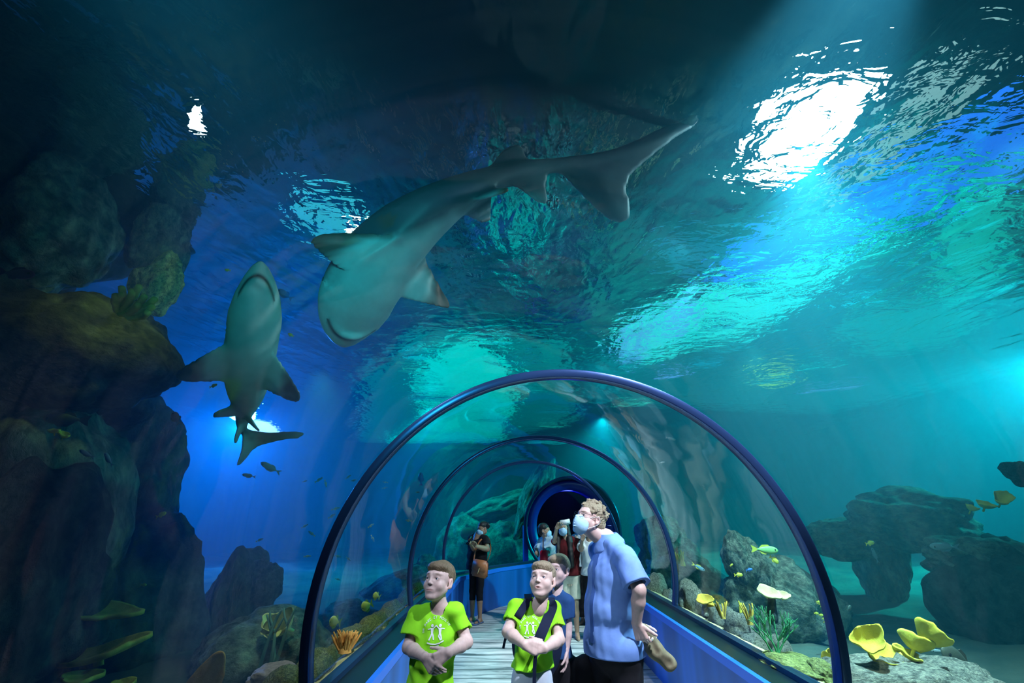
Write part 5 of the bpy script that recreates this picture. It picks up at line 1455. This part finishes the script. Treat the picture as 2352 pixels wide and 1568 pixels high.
# ------------------------------------------------------------------ fish
def fish_mesh(name, L_, H_, Wd, prof='oval', tail=.22, fork=.5, dorsal=.2):
    """fish along +x (nose at x = 0.5 L), z up; returns parts as bmesh: body, fins"""
    b = bmesh.new(); n, m_ = 16, 12; rings = []
    for i in range(n + 1):
        t = i / n
        w = math.sin(math.pi * t ** .8) ** (.75 if prof == 'oval' else .6) * (1 - .25 * t) + .06
        if i in (0,): w = .05
        w = max(w, .14 if t > .8 else .05)
        x = L_ * (.5 - t * .8)
        rings.append([b.verts.new((x, Wd * w * math.cos(a) * .5, H_ * w * math.sin(a) * .5)) for a in [2 * math.pi * k / m_ for k in range(m_)]])
    for r0, r1 in zip(rings, rings[1:]):
        for k in range(m_): b.faces.new((r0[k], r0[(k + 1) % m_], r1[(k + 1) % m_], r1[k]))
    b.faces.new(rings[0]); b.faces.new(rings[-1][::-1]); bmesh.ops.recalc_face_normals(b, faces=b.faces[:])
    def slab(P, th):
        c = bmesh.new(); a = [c.verts.new((x, th, z)) for x, z in P]; d = [c.verts.new((x, -th, z)) for x, z in P]
        c.faces.new(a); c.faces.new(d[::-1])
        for i in range(len(P)): j = (i + 1) % len(P); c.faces.new((a[i], d[i], d[j], a[j]))
        bmesh.ops.recalc_face_normals(c, faces=c.faces[:]); return c
    x0 = -.30 * L_
    T = slab([(x0 + .04 * L_, .05 * H_), (x0 - tail * L_ * .6, H_ * .36), (x0 - tail * L_, H_ * .46), (x0 - tail * L_ * (1 - fork), 0), (x0 - tail * L_, -H_ * .46), (x0 - tail * L_ * .6, -H_ * .36), (x0 + .04 * L_, -.05 * H_)], Wd * .04)
    D = slab([(.25 * L_, H_ * .36), (.12 * L_, H_ * (.45 + dorsal)), (-.10 * L_, H_ * (.42 + dorsal * .8)), (-.22 * L_, H_ * .2), (-.05 * L_, H_ * .28)], Wd * .04)
    V = slab([(.10 * L_, -H_ * .40), (.0 * L_, -H_ * (.45 + dorsal * .7)), (-.14 * L_, -H_ * (.40 + dorsal * .5)), (-.22 * L_, -H_ * .18), (-.05 * L_, -H_ * .3)], Wd * .04)
    return b, T, D, V
_fm = {}
def fmat(c, rough=.4):
    if c not in _fm:
        m = mat('fish_scales', c, rough, .5); t = NT(m); v = t.node('ShaderNodeTexVoronoi', Scale=60); t.link(t.coord(), v.inputs['Vector']); t.bump(v.outputs['Distance'], .3, .003); _fm[c] = m
    return _fm[c]
PROTO = {}
def fish(kind, px, py, zc, lenpx, ang, label, group=None, yaw=0, name='fish'):
    """kind: (body colour, fin colour, height ratio, fork); ang = tilt of the nose in the picture plane, 0 = nose to the right"""
    key = kind
    Lm = lenpx * zc / F_PX
    if key not in PROTO:
        bc, fc, hr, fk = KINDS_[kind]; b_, T, D, V = fish_mesh('f', 1, hr, hr * .42, fork=fk)
        meshes = []
        for nm, bm, mm in (('body', b_, fmat(bc)), ('tail_fin', T, fmat(fc)), ('dorsal_fin', D, fmat(fc)), ('belly_fin', V, fmat(fc))):
            me = bpy.data.meshes.new(nm); bm.to_mesh(me); bm.free(); me.materials.append(mm); me.polygons.foreach_set('use_smooth', [nm == 'body'] * len(me.polygons)); meshes.append((nm, me))
        eb = bmesh.new()
        for s in (-1, 1): bmesh.ops.create_uvsphere(eb, u_segments=10, v_segments=8, radius=.035 * (.6 + hr), matrix=Matrix.Translation((.36, s * hr * .12, hr * .07)))
        me = bpy.data.meshes.new('eye'); eb.to_mesh(me); eb.free(); me.materials.append(EYE_P); meshes.append(('eye', me)); PROTO[key] = meshes
    p = at(px, py, zc)
    e = empty(name, p); tag(e, label, 'fish', group)
    for nm, me in PROTO[key]:
        o = bpy.data.objects.new(nm, me); COL.objects.link(o); o.parent = e
    e.scale = (Lm, Lm, Lm)
    a = R(ang); yw = R(yaw)
    e.rotation_euler = (Matrix.Rotation(-a, 3, 'Y')).to_euler()
    e.rotation_euler = (Matrix.Rotation(yw, 3, 'Z') @ Matrix.Rotation(-a, 3, 'Y')).to_euler()
    return e
KINDS_ = {'green': ((.25, .62, .22), (.50, .60, .08), .26, .25), 'yellow': ((.62, .72, .08), (.70, .65, .05), .42, .4), 'disc': ((.66, .75, .12), (.25, .5, .10), .85, .3),
          'silver': ((.30, .45, .48), (.25, .38, .42), .24, .55), 'fusilier': ((.15, .40, .55), (.70, .72, .08), .22, .6), 'dark': ((.05, .10, .09), (.05, .09, .08), .48, .35),
          'grouper': ((.10, .22, .16), (.08, .16, .12), .26, .2), 'spotted': ((.10, .12, .09), (.09, .09, .06), .40, .2), 'violet': ((.16, .05, .16), (.12, .04, .12), .30, .3), 'blue': ((.04, .20, .62), (.04, .18, .6), .40, .4)}
for a in [
 ('green', 1757, 1262, 4.4, 66, -4, 'long green fish with yellow edges above the pointed reef rock', 8), ('yellow', 1778, 1285, 4.4, 26, -35, 'yellow fish just under the long green fish', 10),
 ('yellow', 1696, 1320, 4.3, 20, 0, 'small yellow fish in front of the pointed reef rock', 0), ('blue', 1721, 1308, 4.3, 16, 10, 'small blue fish beside the yellow fish at the reef rock', 0),
 ('yellow', 1680, 1297, 4.6, 9, 30, 'tiny yellow fish left of the pointed reef rock peak', 0), ('fusilier', 1604, 1302, 5.5, 38, -25, 'slim blue and yellow fish above the sand behind the second arch', 20),
 ('disc', 770, 1427, 3.6, 27, 170, 'bright yellow disc shaped fish low behind the left glass', 10), ('disc', 843, 1390, 4.2, 26, 200, 'pale yellow disc shaped fish above the left sand shelf', 15),
 ('disc', 865, 1368, 4.6, 18, 160, 'smaller green yellow fish behind the pale disc fish', 0), ('silver', 1540, 1007, 7.0, 24, -15, 'little silver fish near the water surface right of the white glare', 0),
 ('grouper', 152, 962, 3.5, 110, 176, 'long dim green fish in front of the black cliff', 0), ('dark', 405, 960, 4.6, 34, 125, 'dark oval fish in the blue water left of the left shark tail', 20),
 ('silver', 250, 1055, 3.4, 40, 130, 'grey fish over the lower left rocks', 10), ('silver', 200, 1042, 3.3, 40, 155, 'bluish fish between the rocks at lower left', 10),
 ('silver', 622, 1074, 6.0, 56, 155, 'silver fish with forked yellow tail under the left shark', 0), ('silver', 572, 1092, 6.4, 34, 170, 'pale fish left of the fork tailed silver fish', 0),
 ('blue', 655, 676, 5.0, 40, 150, 'light blue fish touching the head of the left shark', 20), ('spotted', 2205, 1520, 3.3, 120, 150, 'large spotted dark fish lying at the lower right among the rocks', 20),
 ('violet', 38, 628, 3.4, 90, -6, 'violet fish at the left edge in the dark', 0), ('silver', 2170, 1255, 5.2, 70, 178, 'green fish swimming before the rocks at right', 0),
 ('yellow', 1998, 1247, 5.4, 22, 10, 'small yellow fish below the arching reef rock', 0), ('dark', 1950, 1396, 4.5, 16, 40, 'tiny dark fish right of the near arch', 0),
 ('silver', 2155, 1495, 3.6, 34, 175, 'pale round fish right of the yellow cup corals', 0), ('silver', 1520, 1062, 7, 14, 10, 'tiny silver fish left of the dim blue streaks', 0),
 ('blue', 967, 1100, 7.2, 30, 95, 'light blue fish hanging upright below the turquoise ripples', 0), ('silver', 2010, 1275, 6.4, 34, 100, 'pale upright fish under the small yellow fish', 0),
 ('yellow', 370, 1182, 4.6, 24, 25, 'rainbow tinted small fish in the dark left of the arch', 0), ('yellow', 490, 886, 4.4, 18, 25, 'tiny bright yellow fish beside the body of the left shark', 0),
 ('yellow', 523, 620, 4.6, 15, 170, 'tiny bright fish left of the left shark snout', 0), ('yellow', 668, 769, 4.6, 16, 150, 'tiny green fish between the two sharks', 0),
 ('yellow', 330, 1343, 4.6, 14, 0, 'tiny green fish in the darkness at lower left', 0), ('yellow', 200, 1340, 4.4, 22, 160, 'small yellow fish over the shelf coral', 0)]:
    k, x, y, z, l, an, lb, yw = a; fish(k, x, y, z, l, an, lb, yaw=yw)
# shoal of small fusiliers behind the left glass
pts = [(732, 1102, 24, 28), (748, 1110, 18, -70), (800, 1095, 18, 28), (812, 1103, 16, 8), (884, 1120, 14, 10), (885, 1107, 14, 170), (762, 1185, 20, 30), (771, 1168, 20, 15), (700, 1208, 18, 28), (852, 1207, 18, 28), (856, 1236, 18, -60), (596, 1240, 20, 20), (706, 1277, 18, 5), (716, 1225, 22, 150), (775, 1277, 18, -10), (800, 1283, 16, -25), (700, 1105, 12, 15), (938, 1195, 16, 172), (960, 1130, 12, 0), (776, 1330, 14, -15)]
wh = ['topmost at left', 'diving beside the topmost', 'near the arch, upper one', 'near the arch, lower one', 'inside the arch, lower of a pair', 'inside the arch, upper of a pair', 'yellow edged at mid height', 'just above the yellow edged one', 'alone at left mid height', 'tilted, inside the arch', 'diving, inside the arch', 'farthest left', 'low at the glass edge', 'facing left at mid height', 'low, first inside the arch', 'low, second inside the arch', 'small one near the topmost', 'faint one near the boys', 'faint one high inside the arch', 'lowest of all']
for (x, y, l, an), w in zip(pts, wh):
    fish('fusilier', x, y, 5.2 + .02 * (x % 37), l, an, 'tiny slim yellow backed fish behind the left glass, ' + w, 'shoal of tiny fish behind the left glass', yaw=(x * 7) % 40 - 20)
pts = [(1882, 1385), (1890, 1392), (1902, 1400), (1886, 1412), (1893, 1420), (1897, 1428), (1875, 1408), (1880, 1382), (1904, 1412)]
wh = ['top left', 'second from the top', 'right, upper', 'middle', 'just below the middle', 'lowest', 'leftmost', 'highest', 'rightmost']
for (x, y), w in zip(pts, wh):
    fish('yellow', x, y, 4.6, 13, -8, 'tiny yellow fish in the cluster left of the arch, ' + w, 'cluster of tiny yellow fish', yaw=12)

# ------------------------------------------------------------------ corals and sponges
YEL = noise_mat('coral_yellow', (.72, .62, .05), (.90, .82, .12), 9, .7, .2, .5, 30, .01); OCH = noise_mat('coral_ochre', (.55, .36, .05), (.80, .60, .12), 9, .8, .2, .5, 30, .01)
ORG = noise_mat('coral_orange', (.55, .22, .04), (.85, .50, .12), 12, .7, .2, .4, 40, .01); OLV = noise_mat('coral_olive', (.22, .26, .03), (.50, .46, .10), 7, .8, .2, .6, 20, .015)
SPG = noise_mat('sponge_yellow', (.45, .34, .04), (.75, .62, .10), 9, .8, .2, .6, 30, .01); GRN = mat('coral_green', (.06, .34, .14), .7); BRN = noise_mat('coral_brown', (.26, .13, .03), (.50, .30, .06), 4, .8, .15, .6, 16, .02); TEALC = mat('stalk_teal', (.10, .26, .22), .7); PALEC = noise_mat('coral_pale', (.55, .60, .22), (.75, .78, .40), 8, .8, .2, .5, 30, .01)
def cup(name, rx, ry, hgt, seed, m, parent=None, wav=.18, th=.012, cut=None):
    """wavy open bowl on a short stem"""
    b = bmesh.new(); nr, na = 9, 40; R_ = []; rs_ = random.Random(seed); ph = rs_.random() * 6
    for side in (0, 1):
        for i in range(nr + 1):
            t = i / nr; ring = []
            for k in range(na):
                a = 2 * math.pi * k / na
                w = 1 + wav * t * (math.sin(3 * a + ph) * .6 + math.sin(5 * a + 2 * ph) * .3 + math.sin(11 * a) * .10)
                rr = .12 + .88 * t ** .75; z = hgt * (t ** 1.6) + hgt * wav * t * t * (math.sin(4 * a + ph * 1.7) * .6 + .25 * math.sin(9 * a))
                ring.append(b.verts.new((rx * rr * w * math.cos(a), ry * rr * w * math.sin(a), z - side * th)))
            R_.append(ring)
    for s in (0, nr + 1):
        for i in range(nr):
            for k in range(na): b.faces.new((R_[s + i][k], R_[s + i][(k + 1) % na], R_[s + i + 1][(k + 1) % na], R_[s + i + 1][k]))
    for k in range(na): b.faces.new((R_[nr][k], R_[nr][(k + 1) % na], R_[-1][(k + 1) % na], R_[-1][k]))
    b.faces.new(R_[0]); st = [b.verts.new((v.co.x * .9, v.co.y * .9, -hgt * .9 - th)) for v in R_[nr + 1]]
    for k in range(na): b.faces.new((R_[nr + 1][k], R_[nr + 1][(k + 1) % na], st[(k + 1) % na], st[k]))
    b.faces.new(st[::-1]); bmesh.ops.recalc_face_normals(b, faces=b.faces[:])
    return from_bm(name, b, m, parent)
def finger_tubes(name, fingers, m, parent=None, lumps=0):
    """fingers: (base, tip, r0, r1)"""
    b = bmesh.new()
    for bs, tp, r0, r1 in fingers:
        bs, tp = Vector(bs), Vector(tp); d = (tp - bs); u = d.normalized(); a = u.orthogonal().normalized(); c = u.cross(a); n = 7; rings = []
        bend = Vector((random.uniform(-1, 1), random.uniform(-1, 1), 0)) * d.length * .08
        for i in range(n + 1):
            t = i / n; r = (r0 + (r1 - r0) * t) * (1 + lumps * math.sin(t * 14)) * (1 if t < .95 else .75); p = bs + d * t + bend * math.sin(math.pi * t)
            rings.append([b.verts.new(p + (a * math.cos(q) + c * math.sin(q)) * r) for q in [k * math.pi / 4 for k in range(8)]])
        for x, y in zip(rings, rings[1:]):
            for k in range(8): b.faces.new((x[k], x[(k + 1) % 8], y[(k + 1) % 8], y[k]))
        tipv = b.verts.new(tp + u * r1 * .5)
        for k in range(8): b.faces.new((rings[-1][k], rings[-1][(k + 1) % 8], tipv))
    return from_bm(name, b, m, parent)
def coral(px, py, zc, label, cat='coral', name='coral'):
    e = empty(name, at(px, py, zc)); tag(e, label, cat); return e
# yellow cup corals bottom right
def cupset(px, py, zc, specs, label, stem=.12, m=YEL):
    e = coral(px, py, zc, label); k = zc / F_PX
    for i, (dx, dy, rx, rz, hgt, ty, tx, sd) in enumerate(specs):
        o = cup('cup', rx * k, rz * k, hgt * k, sd, m, e); o.location = at(px + dx, py + dy, zc + .02 * i) - at(px, py, zc); o.rotation_euler = (R(tx), R(ty), R(20 * i))
    return e
c1 = cupset(2040, 1500, 2.95, [(-40, -20, 36, 30, 26, -30, 35, 1), (-10, 14, 40, 30, 18, -10, 30, 2), (40, 10, 34, 26, 16, 8, 30, 3), (88, -28, 52, 34, 30, 22, 40, 4), (60, -12, 40, 30, 24, 12, 35, 5)], 'cluster of large yellow cup corals at the bottom right')
finger_tubes('stem', [((0, 0, -.03), (-.03, 0, -.14), .05, .06), ((.10, 0, -.02), (.02, .02, -.14), .045, .05)], rk_grey, c1)
c2 = cupset(1908, 1508, 3.2, [(-8, 6, 14, 12, 12, -50, 50, 6), (6, -12, 14, 12, 12, 30, 50, 7), (-6, -6, 12, 10, 10, -20, 60, 8)], 'small yellow coral left of the near arch foot'); finger_tubes('stem', [((0, 0, 0), (.01, 0, -.11), .018, .025)], OLV, c2)
c3 = cupset(1619, 1380, 4.3, [(0, 0, 19, 16, 7, -10, 25, 9), (6, 8, 13, 12, 8, 10, 30, 10)], 'ochre mushroom shaped coral on the pale boulders', m=OCH); finger_tubes('stem', [((0, 0, -.01), (-.01, 0, -.13), .022, .035)], rk_grey, c3)
c4 = cupset(1772, 1368, 4.0, [(-8, -4, 26, 22, 8, 10, 30, 11), (26, 2, 16, 14, 6, -10, 25, 12)], 'pale yellow ruffled table coral in front of the pointed reef rock', m=PALEC); finger_tubes('stem', [((0, 0, -.01), (-.03, 0, -.20), .03, .05)], rk_dark, c4)
def fingers(px, py, zc, n, w, h, m, label, seed, r=2.2, lean=0, spread=.5, name='coral'):
    random.seed(seed); e = coral(px, py, zc, label, name=name); k = zc / F_PX
    for i in range(n):
        x = random.uniform(-w, w) * .5; y_ = random.uniform(-w, w) * .4; hh = h * random.uniform(.6, 1.05)
        finger_tubes('branch', [((x * k * .5, y_ * k * .5, -.1 * h * k), ((x * (1 + spread) + lean) * k, y_ * (1 + spread) * k, hh * k), r * k * 1.1, r * k * .8)], m, e, .12)
    finger_tubes('base', [((0, 0, -.25 * h * k), (0, 0, .02), w * .35 * k, w * .28 * k)], m, e)
    return e
fingers(1660, 1412, 4.15, 9, 18, 28, OCH, 'ochre finger coral on the rounded pale boulder', 3)
fingers(1722, 1424, 3.9, 8, 20, 34, OCH, 'ochre antler coral right of the finger coral', 4, spread=.9)
fingers(1700, 1404, 4.3, 4, 6, 22, YEL, 'short yellow green sponge fingers between two ochre corals', 5)
fingers(793, 1488, 2.75, 46, 44, 34, ORG, 'orange finger coral on the sand behind the left glass', 6, r=2.6, spread=.35)
# green branching coral
random.seed(11); e = coral(1785, 1505, 3.35, 'green branching coral with long thin twigs at the right glass'); k = 3.35 / F_PX
def branch(p, d, L_, r, depth, out):
    q = p + d * L_; out.append((p, q, r, r * .75))
    if depth:
        for _ in range(3 if depth > 1 else 2):
            dd = (d + Vector((random.uniform(-.7, .7), random.uniform(-.4, .4), random.uniform(-.1, .5)))).normalized(); branch(q, dd, L_ * random.uniform(.6, .85), r * .72, depth - 1, out)
segs = []
for a in (-.5, -.15, .2, .5): branch(Vector((0, 0, -.02)), Vector((a, 0, .8)).normalized(), 36 * k, 2.6 * k, 3, segs)
finger_tubes('twigs', segs, GRN, e); finger_tubes('stem', [((0, 0, 0), (.03, -.02, -.16), .018, .03)], rk_grey, e)
# tube sponge on the left cliff
e = coral(290, 705, 3.45, 'cluster of dark yellow tube sponges growing from the left cliff', 'sponge', 'tube_sponge'); k = 3.45 / F_PX
for (x0, y0_, x1, y1_) in [(-15, 12, 15, -38), (-25, 2, -10, -45), (-10, 14, 42, -25), (-20, 16, 28, -4), (-2, 18, 60, 0), (5, 22, 66, -18), (-5, 0, 30, -48), (-28, 10, -24, -28), (10, 26, 50, 12), (-30, -4, -8, -30)]:
    a_, b_ = at(290 + x0 * .7, 705 + y0_, 3.47) - at(290, 705, 3.45), at(290 + x1, 705 + y1_, 3.36) - at(290, 705, 3.45)
    finger_tubes('tube', [(a_, b_, 7 * k, 8.5 * k)], SPG, e, .12)
# shelf corals lower left
def plate(px, py, zc, rx, ry, hgt, m, label, rot, sd, th=.03):
    e = coral(px, py, zc, label); k = zc / F_PX; o = cup('plate', rx * k, ry * k, hgt * k, sd, m, e, .22, th); o.rotation_euler = [R(a) for a in rot]; return e
plate(215, 1408, 3.6, 95, 50, 12, OLV, 'wavy olive shelf coral in the dark lower left', (8, 4, 0), 21)
plate(225, 1505, 3.4, 100, 50, 14, OLV, 'lower olive shelf coral with raised right tip', (10, -14, 0), 22)
plate(185, 1558, 3.2, 40, 30, 8, OLV, 'small olive shelf coral at the bottom edge left', (8, 0, 0), 23)
plate(285, 1572, 3.2, 24, 18, 8, OLV, 'small yellow coral tip at the bottom edge', (8, 0, 0), 24)
e = coral(462, 1575, 3.4, 'large ochre brown fan sponge rising at the bottom edge', 'sponge', 'fan_sponge')
F = Field(np.arange(-.22, .22, .006), np.arange(-.08, .08, .006), np.arange(-.25, .36, .006))
F.ell((.0, 0, -.02), (.12, .03, .26), np.array(Matrix.Rotation(R(25), 3, 'Y')), .02); F.ell((-.06, 0, -.10), (.09, .03, .16), None, .03); folds(F, .006, 3, 30)
v, q = F.surf(); mesh_np('fan', v, q, BRN, e)
# pale stalks and brown sponge at the teal mound
random.seed(9); e = coral(628, 1500, 4.1, 'tall thin branched sea whips on the teal mound', name='sea_whip'); k = 4.1 / F_PX
for x0, x1, t_ in [(-28, -10, -88), (-6, -4, -70), (2, 22, -95), (10, -16, -80)]:
    finger_tubes('stalk', [((x0 * k, 0, -40 * k), (x1 * k, 0, -t_ * k * .6), 5 * k, 3.5 * k), ((x1 * k, 0, -t_ * k * .6), ((x1 + 14) * k, 0, -t_ * k), 3.5 * k, 2.5 * k), ((x1 * k, 0, -t_ * k * .6), ((x1 - 16) * k, .02, -t_ * k * .95), 3 * k, 2 * k)], TEALC, e)
c = cupset(655, 1440, 4.3, [(0, 0, 38, 26, 30, -35, 60, 31), (-34, -2, 26, 20, 16, 20, 45, 32)], 'brown and yellow ruffled sponge above the sea whips', m=PALEC)
rock_px(640, 1556, 3.7, 62, 26, 71, noise_mat('rock_mauve', (.25, .2, .22), (.4, .32, .34), 8), 'small mauve rock at the foot of the sea whips')
c = cupset(2290, 1160, 5.4, [(-28, 4, 20, 14, 10, 10, 30, 41), (10, -8, 26, 16, 16, -25, 40, 42), (-60, 10, 16, 12, 10, 0, 30, 43)], 'yellow green corals lit on top of the rocks at the right edge')
c = cupset(137, 995, 3.1, [(-12, -4, 14, 8, 6, 0, 20, 44), (8, 6, 12, 8, 8, 20, 30, 45)], 'small yellow coral on the rim of the ribbed boulder')
fingers(1568, 1292, 7.0, 8, 18, 26, OLV, 'bushy olive coral between the second arch and the blue haze', 8)
e = coral(1075, 1225, 12.5, 'round dark red sponge behind the woman with the handbag', 'sponge', 'round_sponge'); bm = rock_mesh(5, 3, .15); o = from_bm('ball', bm, mat('red_sponge', (.25, .06, .03), .8), e); o.scale = (.20, .12, .17)
